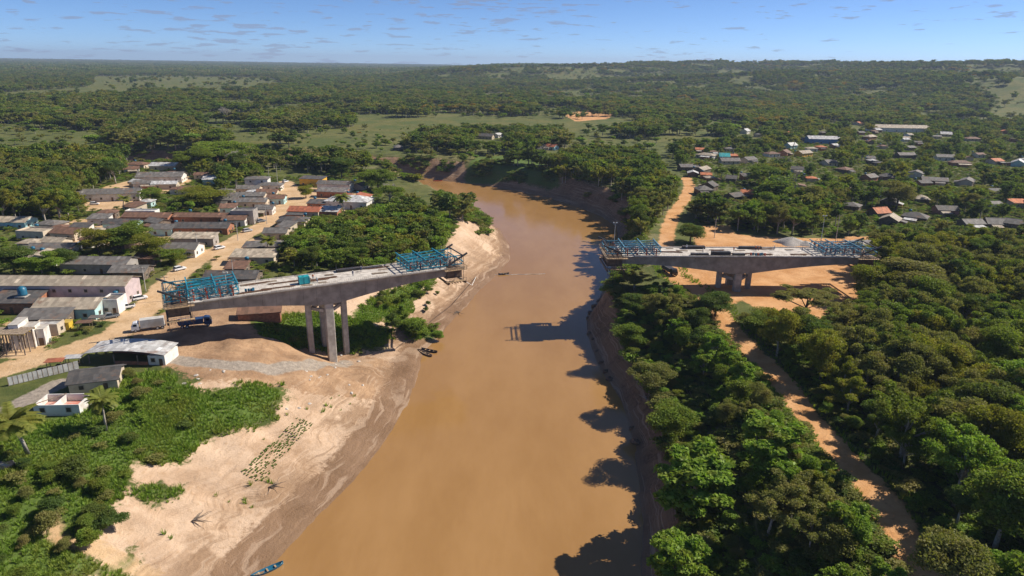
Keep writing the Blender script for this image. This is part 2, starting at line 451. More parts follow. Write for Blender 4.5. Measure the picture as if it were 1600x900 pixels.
a_past = np.maximum(np.maximum(umax(PASTURE), hill_past), poly_in(MEADOW, fxx, fyy))
a_past = np.where(fyy > 3600, -40, a_past)
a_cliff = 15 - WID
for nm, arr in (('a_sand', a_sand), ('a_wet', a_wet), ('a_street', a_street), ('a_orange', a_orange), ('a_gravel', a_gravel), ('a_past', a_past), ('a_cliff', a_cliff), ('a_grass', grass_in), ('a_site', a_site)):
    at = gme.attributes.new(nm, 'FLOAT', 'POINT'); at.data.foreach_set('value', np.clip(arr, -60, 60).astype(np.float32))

gm, n, l, b = nmat('ground_soil_and_grass')
pos = n.new('ShaderNodeNewGeometry').outputs['Position']
n_big = noise_node(n, l, 0.012, 5, pos); n_mid = noise_node(n, l, 0.12, 6, pos, 0.65); n_fine = noise_node(n, l, 0.9, 6, pos, 0.7); n_grit = noise_node(n, l, 4.0, 4, pos, 0.7)
def lay(c, attr, col, e=0.8, amp=3.0, src=None):
    at = n.new('ShaderNodeAttribute'); at.attribute_name = attr
    nz = mth(n, l, 'MULTIPLY', mth(n, l, 'SUBTRACT', src or n_fine, 0.5), amp)
    nz2 = mth(n, l, 'MULTIPLY', mth(n, l, 'SUBTRACT', n_mid, 0.5), amp * 1.2)
    v = mth(n, l, 'ADD', mth(n, l, 'ADD', at.outputs['Fac'], nz), nz2)
    return mixc(n, l, mrange(n, l, v, -e, e), c, col)
def two(a, b_, src, lo=0.35, hi=0.65): return mixc(n, l, mrange(n, l, src, lo, hi), a, b_)
c = two((0.065, 0.085, 0.018), (0.125, 0.135, 0.034), n_mid)
c = mixc(n, l, mrange(n, l, n_big, 0.45, 0.7, 0, 0.6), c, (0.17, 0.15, 0.05))
c = mixc(n, l, mrange(n, l, n_fine, 0.5, 0.75, 0, 0.35), c, (0.16, 0.12, 0.05))
past = two((0.095, 0.098, 0.021), (0.165, 0.15, 0.04), n_mid); past = mixc(n, l, mrange(n, l, noise_node(n, l, 0.02, 5, pos, 0.65), 0.42, 0.6, 0, 0.8), past, (0.07, 0.098, 0.019))
c = lay(c, 'a_past', past, 14, 40, n_mid)
sand = two((0.47, 0.315, 0.20), (0.62, 0.445, 0.305), n_mid); sand = mixc(n, l, mrange(n, l, n_fine, 0.52, 0.72, 0, 0.7), sand, (0.43, 0.27, 0.15))
sand = mixc(n, l, mrange(n, l, n_grit, 0.55, 0.75, 0, 0.35), sand, (0.30, 0.19, 0.11))
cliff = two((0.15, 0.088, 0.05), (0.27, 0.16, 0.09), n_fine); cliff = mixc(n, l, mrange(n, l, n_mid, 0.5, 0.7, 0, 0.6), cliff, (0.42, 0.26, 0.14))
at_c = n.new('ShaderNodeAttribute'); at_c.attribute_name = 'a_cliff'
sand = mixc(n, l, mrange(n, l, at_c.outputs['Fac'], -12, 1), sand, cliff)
c = lay(c, 'a_sand', sand, 0.7, 7.0)
street = two((0.50, 0.325, 0.17), (0.62, 0.43, 0.255), n_mid); street = mixc(n, l, mrange(n, l, n_fine, 0.5, 0.75, 0, 0.6), street, (0.40, 0.235, 0.11))
c = lay(c, 'a_street', street, 0.6, 3.5)
site = two((0.27, 0.165, 0.095), (0.47, 0.30, 0.175), n_mid); site = mixc(n, l, mrange(n, l, n_fine, 0.45, 0.65, 0, 0.6), site, (0.33, 0.19, 0.10))
c = lay(c, 'a_site', site, 0.8, 9.0)
orange = two((0.50, 0.245, 0.09), (0.64, 0.36, 0.165), n_mid); orange = mixc(n, l, mrange(n, l, n_fine, 0.52, 0.72, 0, 0.5), orange, (0.34, 0.155, 0.06))
c = lay(c, 'a_orange', orange, 0.6, 4.2)
c = lay(c, 'a_gravel', two((0.25, 0.21, 0.17), (0.37, 0.31, 0.25), n_fine), 0.4, 1.4)
wet = two((0.20, 0.115, 0.06), (0.27, 0.165, 0.095), n_mid)
at_w0 = n.new('ShaderNodeAttribute'); at_w0.attribute_name = 'a_wet'
n_patch = noise_node(n, l, 0.055, 5, pos, 0.7)
c = mixc(n, l, mth(n, l, 'MULTIPLY', mrange(n, l, at_w0.outputs['Fac'], -17, -2), mrange(n, l, n_patch, 0.47, 0.56, 0, 0.8)), c, (0.30, 0.185, 0.105))
c = lay(c, 'a_wet', wet, 0.9, 7.0)
zz = n.new('ShaderNodeSeparateXYZ'); l.new(pos, zz.inputs[0])
strand = n.new('ShaderNodeCombineXYZ'); l.new(mth(n, l, 'MULTIPLY', zz.outputs[2], 2.6), strand.inputs[2]); l.new(mth(n, l, 'MULTIPLY', zz.outputs[1], 0.05), strand.inputs[1]); l.new(mth(n, l, 'MULTIPLY', zz.outputs[0], 0.05), strand.inputs[0])
n_str = noise_node(n, l, 1.0, 4, strand.outputs[0], 0.6)
at_sd = n.new('ShaderNodeAttribute'); at_sd.attribute_name = 'a_wet'
c = mixc(n, l, mth(n, l, 'MULTIPLY', mrange(n, l, at_sd.outputs['Fac'], -22, -1), mrange(n, l, n_str, 0.52, 0.62, 0, 0.55)), c, (0.24, 0.145, 0.08))
c = mixc(n, l, mth(n, l, 'MULTIPLY', mrange(n, l, at_sd.outputs['Fac'], -30, -6), mrange(n, l, n_str, 0.46, 0.38, 0, 0.35)), c, (0.60, 0.44, 0.31))
gr = two((0.065, 0.115, 0.018), (0.115, 0.165, 0.03), n_fine)
at_g = n.new('ShaderNodeAttribute'); at_g.attribute_name = 'a_grass'
c = mixc(n, l, mth(n, l, 'MULTIPLY', mrange(n, l, at_g.outputs['Fac'], 0.5, 2.5), mrange(n, l, n_fine, 0.32, 0.5)), c, gr)
l.new(c, b.inputs['Base Color'])
at_w = n.new('ShaderNodeAttribute'); at_w.attribute_name = 'a_wet'
l.new(mrange(n, l, at_w.outputs['Fac'], -2, 3, 0.95, 0.55), b.inputs['Roughness'])
b.inputs['Specular IOR Level'].default_value = 0.25
bp = n.new('ShaderNodeBump'); bp.inputs['Strength'].default_value = 0.6; bp.inputs['Distance'].default_value = 0.5
hh = mth(n, l, 'ADD', mth(n, l, 'ADD', n_fine, mth(n, l, 'MULTIPLY', n_grit, 0.35)), mth(n, l, 'MULTIPLY', n_str, 1.2))
l.new(hh, bp.inputs['Height']); l.new(bp.outputs[0], b.inputs['Normal'])
gme.materials.append(gm)
ground = link('ground', gme)
ground['kind'] = 'structure'; ground['label'] = 'river plain of grass, bare sandy banks and dirt roads'

# ---------------------------------------------------------------- river water
wm, n, l, b = nmat('muddy_water')
pos = n.new('ShaderNodeNewGeometry').outputs['Position']
mp = n.new('ShaderNodeMapping'); mp.inputs['Scale'].default_value = (1.0, 0.35, 1.0); l.new(pos, mp.inputs[0])
f1 = noise_node(n, l, 0.05, 7, mp.outputs[0], 0.68)
l.new(mixc(n, l, mrange(n, l, f1, 0.3, 0.7), (0.305, 0.163, 0.056), (0.365, 0.203, 0.077)), b.inputs['Base Color'])
b.inputs['IOR'].default_value = 1.33
l.new(mrange(n, l, noise_node(n, l, 0.022, 5, mp.outputs[0], 0.6), 0.35, 0.65, 0.06, 0.18), b.inputs['Roughness'])
bp = n.new('ShaderNodeBump'); bp.inputs['Strength'].default_value = 0.2; bp.inputs['Distance'].default_value = 0.15
hw = mth(n, l, 'ADD', noise_node(n, l, 0.8, 4, mp.outputs[0]), noise_node(n, l, 0.16, 3, mp.outputs[0]))
l.new(hw, bp.inputs['Height']); l.new(bp.outputs[0], b.inputs['Normal'])
wb = MB(); wb.add([(-1500, -170, WATER), (400, -170, WATER), (400, 800, WATER), (-1500, 800, WATER)], [(0, 1, 2, 3)])
river = link('river', wb.mesh('river', wm)); river['kind'] = 'structure'; river['label'] = 'wide brown muddy river'

# ---------------------------------------------------------------- common materials
M = {}
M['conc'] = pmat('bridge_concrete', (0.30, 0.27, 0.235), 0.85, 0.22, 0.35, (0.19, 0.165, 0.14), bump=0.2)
M['conc_pale'] = pmat('pale_concrete', (0.42, 0.385, 0.34), 0.85, 0.2, 0.7, (0.30, 0.26, 0.22))
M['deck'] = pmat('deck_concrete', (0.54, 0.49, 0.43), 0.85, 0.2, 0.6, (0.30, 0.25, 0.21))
M['steel_blue'] = pmat('blue_painted_steel', (0.02, 0.24, 0.33), 0.45, 0.3, 0.8, (0.04, 0.15, 0.22))
M['steel_blue_pale'] = pmat('pale_blue_painted_steel', (0.10, 0.27, 0.36), 0.5, 0.3, 0.8, (0.10, 0.16, 0.2))
M['red'] = pmat('red_oxide_paint', (0.40, 0.07, 0.03), 0.6, 0.3, 1.0)
M['dark_steel'] = pmat('dark_steel', (0.045, 0.043, 0.045), 0.6, 0.3, 0.8, (0.10, 0.06, 0.04))
M['rust'] = pmat('rusty_bars', (0.17, 0.085, 0.045), 0.85, 0.3, 1.5)
M['ply'] = pmat('form_plywood', (0.15, 0.10, 0.065), 0.85, 0.35, 0.8, (0.07, 0.05, 0.04))
M['wood'] = pmat('raw_timber', (0.40, 0.27, 0.15), 0.85, 0.3, 1.3)
M['wood_grey'] = pmat('weathered_timber', (0.26, 0.20, 0.145), 0.9, 0.3, 1.3)
M['wood_yellow'] = pmat('yellow_timber', (0.50, 0.34, 0.07), 0.8, 0.2, 1.3)
M['white'] = pmat('white_paint', (0.76, 0.74, 0.70), 0.6, 0.08, 0.7, (0.55, 0.49, 0.41))
M['carwhite'] = pmat('white_car_paint', (0.78, 0.78, 0.78), 0.25, 0.03, 0.5)
M['cargrey'] = pmat('grey_car_paint', (0.20, 0.21, 0.22), 0.3, 0.05, 0.5)
M['carsilver'] = pmat('silver_car_paint', (0.48, 0.48, 0.48), 0.3, 0.05, 0.5)
M['carblack'] = pmat('black_car_paint', (0.025, 0.025, 0.03), 0.3, 0.05, 0.5)
M['truckblue_shaded'] = pmat('blue_truck_paint_shaded', (0.02, 0.05, 0.13), 0.4, 0.1, 0.5)  # blue darkened so the colour stands in for shade under the bridge
M['glass'] = pmat('dark_glass', (0.02, 0.025, 0.03), 0.1, 0.1, 0.5)
M['rubber'] = pmat('black_rubber', (0.02, 0.02, 0.02), 0.9, 0.1, 0.5)
M['lamp'] = pmat('lamp_lens', (0.7, 0.68, 0.6), 0.2, 0.05, 0.5)
M['tail'] = pmat('red_lens', (0.45, 0.02, 0.02), 0.3, 0.05, 0.5)
M['teal'] = pmat('teal_plastic', (0.02, 0.33, 0.36), 0.5, 0.15, 0.8)
M['tankblue'] = pmat('blue_tank_plastic', (0.015, 0.12, 0.20), 0.4, 0.1, 0.8)
M['yellow'] = pmat('yellow_paint', (0.60, 0.40, 0.04), 0.6, 0.15, 0.8)
M['skin'] = pmat('skin', (0.25, 0.14, 0.09), 0.6, 0.1, 2)
M['navy'] = pmat('navy_cloth', (0.03, 0.05, 0.14), 0.9, 0.2, 2)
M['hivis'] = pmat('orange_cloth', (0.65, 0.16, 0.03), 0.9, 0.15, 2)
M['bark'] = pmat('bark_brown', (0.16, 0.125, 0.095), 0.95, 0.35, 2.5)
M['bark_pale'] = pmat('bark_pale', (0.36, 0.32, 0.27), 0.95, 0.3, 2.5)
M['gravelpile'] = pmat('grey_gravel', (0.36, 0.33, 0.30), 0.95, 0.25, 2.0, bump=0.4)
M['pole'] = pmat('pole_concrete', (0.45, 0.42, 0.38), 0.85, 0.15, 1.0)
# ---------------------------------------------------------------- the bridge: two unfinished balanced cantilevers
DECK = 13.0
WIDTH = 12.6
def frame_of(a, b):
    a, b = Vector(P(*a, DECK)), Vector(P(*b, DECK))
    d = (b - a).normalized(); nrm = Vector((-d.y, d.x, 0))
    c = (a + b) / 2 + nrm * (WIDTH / 2)
    return c, math.atan2(d.y, d.x), (b - a).length
def girder_depth(x, half):
    k = 1 - min(1, max(0, (abs(x) - 3) / (half - 3)))
    return 2.9 + 3.6 * k ** 1.7
def make_bridge(a, b, label):
    c, yaw, L = frame_of(a, b)
    half = L / 2
    root = thing('cantilever_bridge', label, 'bridge', (c.x, c.y, DECK), yaw)
    nseg = 19
    xs = [-half, ]
    seg = (L - 7.0) / (nseg - 1)
    for i in range(nseg):
        xs.append(xs[-1] + (7.0 if i == nseg // 2 else seg))
    hw, bw = WIDTH / 2, 4.9
    for i in range(nseg):
        x0, x1 = xs[i] + 0.02, xs[i + 1] - 0.02
        m = MB(); sec = []
        for x in (x0, x1):
            d = girder_depth(x, half)
            sec.append([(x, -hw, -0.28), (x, -hw, 0), (x, hw, 0), (x, hw, -0.28), (x, bw + .25, -0.75), (x, bw, -d), (x, -bw, -d), (x, -bw - .25, -0.75)])
        k = 8
        m.add(sec[0] + sec[1], [tuple(range(k)), tuple(range(2 * k - 1, k - 1, -1))] + [((j + 1) % k, j, j + k, (j + 1) % k + k) for j in range(k)])
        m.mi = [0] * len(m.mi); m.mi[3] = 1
        o = m.build('segment', [M['conc'], M['deck']], root)
    # edge upstands cast in lengths, with starter bars
    for s in (-1, 1):
        for i in range(nseg):
            if i in (0, nseg - 1): continue
            x0, x1 = xs[i] + .05, xs[i + 1] - .05
            slab('edge_kerb', ((x0 + x1) / 2, s * (hw - .22), 0.14), (x1 - x0, 0.36, 0.28), M['deck'], root)
        m = MB(); rr = random.Random(5 + s)
        for q in range(int(L / 0.6)):
            x = -half + 1 + q * 0.6
            m.bar((x, s * (hw - .3), .2), (x + rr.uniform(-.1, .1), s * (hw - .3), .75 + rr.uniform(0, .3)), .035)
        o = m.build('starter_bars', M['rust'], root); o['kind'] = 'stuff'
    # four columns set in a diamond below the pier segment, tied near the top
    cols = [(-5.3, 0), (5.3, 0), (0, -3.75), (0, 3.75)]
    R = Matrix.Rotation(yaw, 3, 'Z')
    for cx, cy in cols:
        w = R @ Vector((cx, cy, 0)) + c
        gz = terrain1(w.x, w.y) - 1.0 - DECK
        zt = -girder_depth(0, half) + 0.05
        m = MB(); hx, hy = (.82, .9) if cx else (1.25, .95)
        ch = 0.18
        poly = [(-hx + ch, -hy), (hx - ch, -hy), (hx, -hy + ch), (hx, hy - ch), (hx - ch, hy), (-hx + ch, hy), (-hx, hy - ch), (-hx, -hy + ch)]
        m.prism([(cx + p[0], cy + p[1]) for p in poly], 'z', gz, zt)
        m.build('column', M['conc_pale'] if False else M['conc_pale'], root)
    m = MB(); m.box((0, 0, -girder_depth(0, half) - .25), (12.9, 2.4, .7)); m.build('pier_cap', M['conc'], root)
    z = -girder_depth(0, half) - 2.2
    for p, q in (((-4.3, 0), (-1.4, -3.4)), ((4.3, 0), (1.4, -3.4)), ((-4.3, 0), (-1.4, 3.4)), ((4.3, 0), (1.4, 3.4))):
        strut('tie_beam', (*p, z), (*q, z), .7, .9, M['conc_pale'], root)
    return c, yaw, half, root
BL = make_bridge((294, 474), (700, 420), 'concrete cantilever bridge half on tall columns beside the town bank')
BR = make_bridge((974, 401), (1346, 402), 'concrete cantilever bridge half on short columns over the red dirt clearing')

def make_traveler(bridge, side, label, tone):
    """form traveller: blue trusses on the deck end, timber catwalks and a hung bottom platform round the open end"""
    c, yaw, half, _ = bridge
    R = Matrix.Rotation(yaw, 3, 'Z')
    o = R @ Vector((side * half, 0, 0)) + c
    root = thing('form_traveler', label, 'form traveler', (o.x, o.y, DECK), yaw if side > 0 else yaw + math.pi)
    B = M[tone]
    x0, x1, zb, zt = -13.0, 5.6, 0.5, (3.3 if tone == 'steel_blue' else 2.75)
    bays = 7
    for y in (-4.4, -1.3, 1.3, 4.4):
        big = abs(y) > 2
        tr = bpy.data.objects.new('truss', None); COL.objects.link(tr); tr.parent = root; tr.empty_display_size = .2
        xe = x1 if big else 2.0
        strut('chord', (x0, y, zt), (xe, y, zt), .24, .26, B, tr)
        strut('chord', (x0, y, zb), (xe, y, zb), .26, .3, B, tr)
        for i in range(bays + 1):
            x = x0 + (xe - x0) * i / bays
            strut('post', (x, y, zb), (x, y, zt), .17, .17, B, tr)
            if i < bays:
                xn = x0 + (xe - x0) * (i + 1) / bays
                strut('diagonal', (x, y, zb if i % 2 else zt), (xn, y, zt if i % 2 else zb), .14, .14, B, tr)
        for i in range(5):
            x = x0 + 1.5 + i * 3.3
            strut('jack', (x, y + .5, .02), (x, y + .5, 2.3), .34, .34, M['red'], tr)
    for x in (x0 + .2, -7.2, -.4, x1 - .3):
        strut('cross_beam', (x, -6.2, zt + .35), (x, 6.2, zt + .35), .28, .32, M['dark_steel'] if x > 4 else B, root)
        strut('cross_beam', (x, -6.2, zb + 1.2), (x, 6.2, zb + 1.2), .26, .3, B, root)
    for y in (-2.9, 0.0, 2.9):
        strut('brace', (x0 + .4, y - 1.5, zt + .2), (-.4, y + 1.5, zt + .2), .2, .2, B, root)
    for s in (-1, 1):
        strut('raker', (x1 + 1.2, s * 5.9, zt + 1.0), (x1 - 5.4, s * 5.9, .9), .42, .5, M['dark_steel'], root)
    # shutters round the open end, the hung platform and the side catwalks
    for s in (-1, 1):
        slab('side_shutter', (2.6, s * 5.3, -1.75), (5.0, .22, 2.9), M['ply'], root)
        slab('wing_shutter', (2.6, s * 6.2, -.35), (5.0, 2.0, .2), M['ply'], root)
        slab('catwalk', (2.2, s * 7.3, -.42), (7.2, 1.3, .12), M['wood'], root)
        for k in range(10):
            strut('rail_post', (-1.2 + k * .76, s * 7.9, -.4), (-1.2 + k * .76, s * 7.9, .65), .09, .09, M['wood'], root)
        for z in (.12, .62):
            strut('guard_rail', (-1.3, s * 7.95, z), (5.8, s * 7.95, z), .07, .13, M['wood'], root)
        for x in (-.6, 2.2, 5.2):
            strut('hanger', (x, s * 6.6, zt + .3), (x, s * 6.6, -4.6), .1, .1, M['dark_steel'], root)
            strut('hanger_tail', (x, s * 7.5, -4.4), (x, s * 7.5, -6.6), .09, .09, M['rust'], root)
        slab('lower_catwalk', (2.3, s * 7.2, -4.15), (6.8, 1.4, .12), M['wood'], root)
        strut('guard_rail', (-1.1, s * 7.85, -3.1), (5.7, s * 7.85, -3.1), .08, .1, M['wood_grey'], root)
        for k in range(7):
            strut('rail_post', (-1.1 + k * 1.12, s * 7.85, -4.2), (-1.1 + k * 1.12, s * 7.85, -3.05), .08, .08, M['wood_grey'], root)
        for k in range(8):
            strut('joist', (-1 + k * .95, s * 5.2, -4.55), (-1 + k * .95, s * 7.9, -4.55), .12, .3, M['rust'], root)
    slab('bottom_form', (2.6, 0, -3.55), (5.6, 10.2, .3), M['ply'], root)
    slab('end_form', (4.85, 0, -1.9), (.2, 10.2, 2.7), M['dark_steel'], root)
    slab('top_form', (2.6, 0, -.30), (4.6, 10.0, .2), M['ply'], root)
    for x in (-.3, 5.4):
        strut('needle_beam', (x, -7.6, -4.75), (x, 7.6, -4.75), .4, .55, M['dark_steel'], root)
    strut('end_rail', (6.0, -7.8, .6), (6.0, 7.8, .6), .08, .12, M['wood'], root)
    slab('end_catwalk', (5.5, 0, -.45), (1.0, 14.4, .12), M['wood_grey'], root)
    for k in range(9):
        strut('rail_post', (6.0, -7.6 + k * 1.9, -.45), (6.0, -7.6 + k * 1.9, .65), .08, .08, M['wood_grey'], root)
    m = MB(); rr = random.Random(int(o.x))
    for k in range(240):
        x, y = rr.uniform(-12, 4.5), rr.uniform(-5.5, 5.5)
        z = rr.uniform(.3, 3)
        d = Vector((rr.uniform(-1, 1), rr.uniform(-1, 1), rr.uniform(-.4, .8))) * rr.uniform(.5, 1.8)
        m.bar((x, y, z), Vector((x, y, z)) + d, rr.uniform(.05, .15), mi=rr.choice((0, 0, 1, 2, 2, 3)))
    g = m.build('rods_and_clamps', [M['rust'], M['white'], B, M['dark_steel']], root); g['kind'] = 'stuff'
    return root
make_traveler(BL, -1, 'bright blue truss form traveler on the bridge end above the town street', 'steel_blue')
make_traveler(BL, 1, 'bright blue truss form traveler overhanging the sandy beach', 'steel_blue')
make_traveler(BR, -1, 'pale blue truss form traveler overhanging the river by the steep wooded bank', 'steel_blue_pale')
make_traveler(BR, 1, 'pale blue truss form traveler beside the grey gravel heaps', 'steel_blue_pale')

def on_deck(bridge, x, y, z=0.0):
    c, yaw, half, _ = bridge
    v = Matrix.Rotation(yaw, 3, 'Z') @ Vector((x, y, 0)) + c
    return (v.x, v.y, DECK + z)
# --- loose things on the decks
def plank_stack(loc, rz, n, L, mat, label, group, name='plank_stack'):
    t = thing(name, label, 'planks', loc, rz, group)
    r = random.Random(int(loc[0] * 10))
    for k in range(n):
        slab('plank', (r.uniform(-.15, .15), (k % 4 - 1.5) * .32, .05 + .09 * (k // 4)), (L * r.uniform(.85, 1), .28, .07), mat, t, r.uniform(-.04, .04))
def rebar_bundle(loc, rz, L, label, group):
    t = thing('rebar_bundle', label, 'rebar', loc, rz, group)
    r = random.Random(int(loc[0] * 10))
    m = MB()
    for k in range(14):
        y = r.uniform(-.5, .5)
        m.bar((-L / 2 + r.uniform(-.5, .5), y, .05 + r.uniform(0, .25)), (L / 2 + r.uniform(-.5, .5), y + r.uniform(-.2, .2), .05 + r.uniform(0, .25)), .06)
    m.build('bars', M['rust'], t)
    for x in (-L / 3, L / 3): slab('bearer', (x, 0, .03), (.15, 1.4, .06), M['wood'], t)
def form_panel_stack(loc, rz, L, n, label, group):
    t = thing('shutter_panel_stack', label, 'panel stack', loc, rz, group)
    for k in range(n):
        slab('panel', (0, 0, .12 + k * .2), (L, 1.6, .12), M['dark_steel'], t, (k % 3 - 1) * .02)
        for x in (-L * .4, 0, L * .4): slab('rib', (x, 0, .2 + k * .2), (.1, 1.62, .06), M['dark_steel'], t)
rnd = random.Random(21)
for nm, br in (('tall', BL), ('short', BR)):
    half = br[2]
    place = 'on the deck of the tall bridge half' if nm == 'tall' else 'on the deck of the short bridge half'
    for k in range(9):
        plank_stack(on_deck(br, rnd.uniform(-half + 15, half - 15), rnd.choice((-1, 1)) * rnd.uniform(1.5, 5.2)), br[1] + rnd.uniform(-.2, .2), rnd.choice((4, 6, 9)), rnd.uniform(2.5, 4.5), M['wood_grey'],
                    'small stack of weathered planks ' + place, 'planks ' + place)
    for k in range(8):
        rebar_bundle(on_deck(br, rnd.uniform(-half + 16, half - 16), rnd.uniform(-5, 5)), br[1] + rnd.uniform(-.12, .12), rnd.uniform(5, 9), 'bundle of rusty reinforcing bars lying ' + place, 'rebar ' + place)
for x, y, L, n_ in ((-14.5, -4.4, 6, 4), (-7.2, -4.3, 6.5, 7), (-1, -4.6, 4, 4), (-14, 4.6, 8, 5), (6.5, 4.8, 8, 4)):
    form_panel_stack(on_deck(BR, x, y), BR[1], L, n_, 'stack of dark steel shutter panels on the short bridge half', 'shutter panels on the short bridge half')
form_panel_stack(on_deck(BL, 9, 4.9), BL[1], 8, 4, 'long stack of dark steel shutter panels on the tall bridge half', None)
form_panel_stack(on_deck(BL, 16.5, 4.8), BL[1], 6, 2, 'low stack of dark shutter panels on the tall bridge half', None)
def box_tank(loc, rz, mat, label):
    t = thing('water_tank', label, 'tank', loc, rz)
    m = MB(); m.box((0, 0, 1.25), (2.9, 2.0, 2.1), 0, 0, .97); m.build('body', mat, t)
    m = MB(); m.tube([(0, 0, 2.28), (0, 0, 2.5)], .4, 10); m.build('lid', mat, t)
    for x in (-1.47, 0, 1.47):
        for y in (-1.02, 1.02): slab('rib', (x * .99, y, 1.2), (.12, .08, 2.0), M['teal'], t)
    for y in (-.7, .7): slab('skid', (0, y, .1), (3.1, .25, .2), M['dark_steel'], t)
box_tank(on_deck(BL, -6.2, -2.2), BL[1], M['teal'], 'turquoise box tank on skids standing on the bridge deck')
def barrel(loc, mat, label, group):
    t = thing('barrel', label, 'barrel', loc, 0, group)
    m = MB(); m.tube([(0, 0, 0), (0, 0, .02), (0, 0, .3), (0, 0, .32), (0, 0, .6), (0, 0, .62), (0, 0, .9)], [.28, .3, .3, .32, .32, .3, .3], 12); m.build('drum', mat, t)
    m = MB(); m.tube([(.12, 0, .9), (.12, 0, .94)], .05, 8); m.build('bung', M['dark_steel'], t)
for k in range(7):
    barrel(on_deck(BR, 3.5 + k * .75 + rnd.uniform(-.1, .1), -4.3 + rnd.uniform(-.5, .5)), M['tankblue'] if k % 3 else M['red'], ('blue' if k % 3 else 'red') + ' drum among the clutter on the short bridge half', 'drums on the short bridge half')
for k in range(5):
    barrel(on_deck(BL, -21 + rnd.uniform(-1.5, 1.5), -3.5 + rnd.uniform(-.8, .8)), M['tankblue'], 'blue drum standing on the tall bridge half', 'drums on the tall bridge half')
def mast(loc, h, label):
    t = thing('lighting_mast', label, 'mast', loc)
    m = MB(); m.tube([(0, 0, 0), (0, 0, h)], [.14, .07], 6); m.build('pole', M['pole'], t)
    m = MB(); m.box((0, 0, .1), (.9, .9, .2)); m.build('base_plate', M['dark_steel'], t)
    for s in (-.5, .5): slab('floodlight', (s, 0, h - .1), (.5, .25, .35), M['lamp'], t)
mast(on_deck(BR, -half + 1 - 2, 6.0), 9, 'slim pole mast on the form traveler over the river')
mast(on_deck(BR, half - 9, 5.5), 12, 'tall slim mast on the form traveler by the gravel heaps')
mast(on_deck(BL, -27, -1.5), 6, 'short pole mast on the tall bridge half')

# --- workers (one continuous skinned body, shared by all)
def person_mesh():
    V = [(0, 0, .95), (0, 0, 1.2), (0, 0, 1.42), (0, 0, 1.52), (0, .02, 1.66), (.1, 0, .9), (.12, .03, .5), (.13, -.02, .08), (.13, .14, .04), (-.1, 0, .9), (-.12, -.03, .5), (-.13, -.12, .08), (-.13, .04, .04),
         (.2, 0, 1.4), (.27, .02, 1.13), (.25, .16, .9), (-.2, 0, 1.4), (-.28, 0, 1.12), (-.24, .14, .9)]
    E = [(0, 1), (1, 2), (2, 3), (3, 4), (0, 5), (5, 6), (6, 7), (7, 8), (0, 9), (9, 10), (10, 11), (11, 12), (2, 13), (13, 14), (14, 15), (2, 16), (16, 17), (17, 18)]
    R_ = [.15, .14, .14, .06, .1, .1, .07, .05, .04, .1, .07, .05, .04, .07, .05, .04, .07, .05, .04]
    me = bpy.data.meshes.new('body'); me.from_pydata(V, E, [])
    o = bpy.data.objects.new('body', me); COL.objects.link(o)
    o.modifiers.new('skin', 'SKIN'); o.modifiers.new('sub', 'SUBSURF').levels = 1
    for i, v in enumerate(me.skin_vertices[0].data): v.radius = (R_[i], R_[i]); v.use_root = i == 0
    dg = bpy.context.evaluated_depsgraph_get()
    out = bpy.data.meshes.new_from_object(o.evaluated_get(dg))
    bpy.data.objects.remove(o)
    return out
base_person = person_mesh()
def person_variant(shirt, trousers):
    me = base_person.copy(); me.materials.clear()
    for q in (trousers, shirt, M['skin']): me.materials.append(q)
    for p in me.polygons:
        z = p.center.z
        p.material_index = 2 if z > 1.5 or (abs(p.center.x) > .2 and z < 1.0) else 1 if z > .95 else 0
        p.use_smooth = True
    return me
PV = [person_variant(M['hivis'], M['navy']), person_variant(M['navy'], M['navy']), person_variant(M['white'], M['navy'])]
hat = MB(); hat.tube([(0, .02, 1.70), (0, .02, 1.71), (0, .02, 1.77), (0, .02, 1.82)], [.16, .125, .11, .05], 10)
hat_me = hat.mesh('hard_hat', M['white'], True)
def person(loc, rz, v, label, group):
    t = thing('person', label, 'person', loc, rz, group)
    link('body', PV[v], t); link('hard_hat', hat_me, t)
VN = ('orange shirt', 'navy overalls', 'white shirt')
for br, nm in ((BL, 'tall'), (BR, 'short')):
    for k in range(9):
        v = k % 3
        person(on_deck(br, rnd.uniform(-br[2] + 8, br[2] - 8), rnd.uniform(-5, 4)), rnd.uniform(0, 6.3), v, f'worker in {VN[v]} and hard hat on the {nm} bridge half', f'workers in {VN[v]} on the {nm} bridge half')
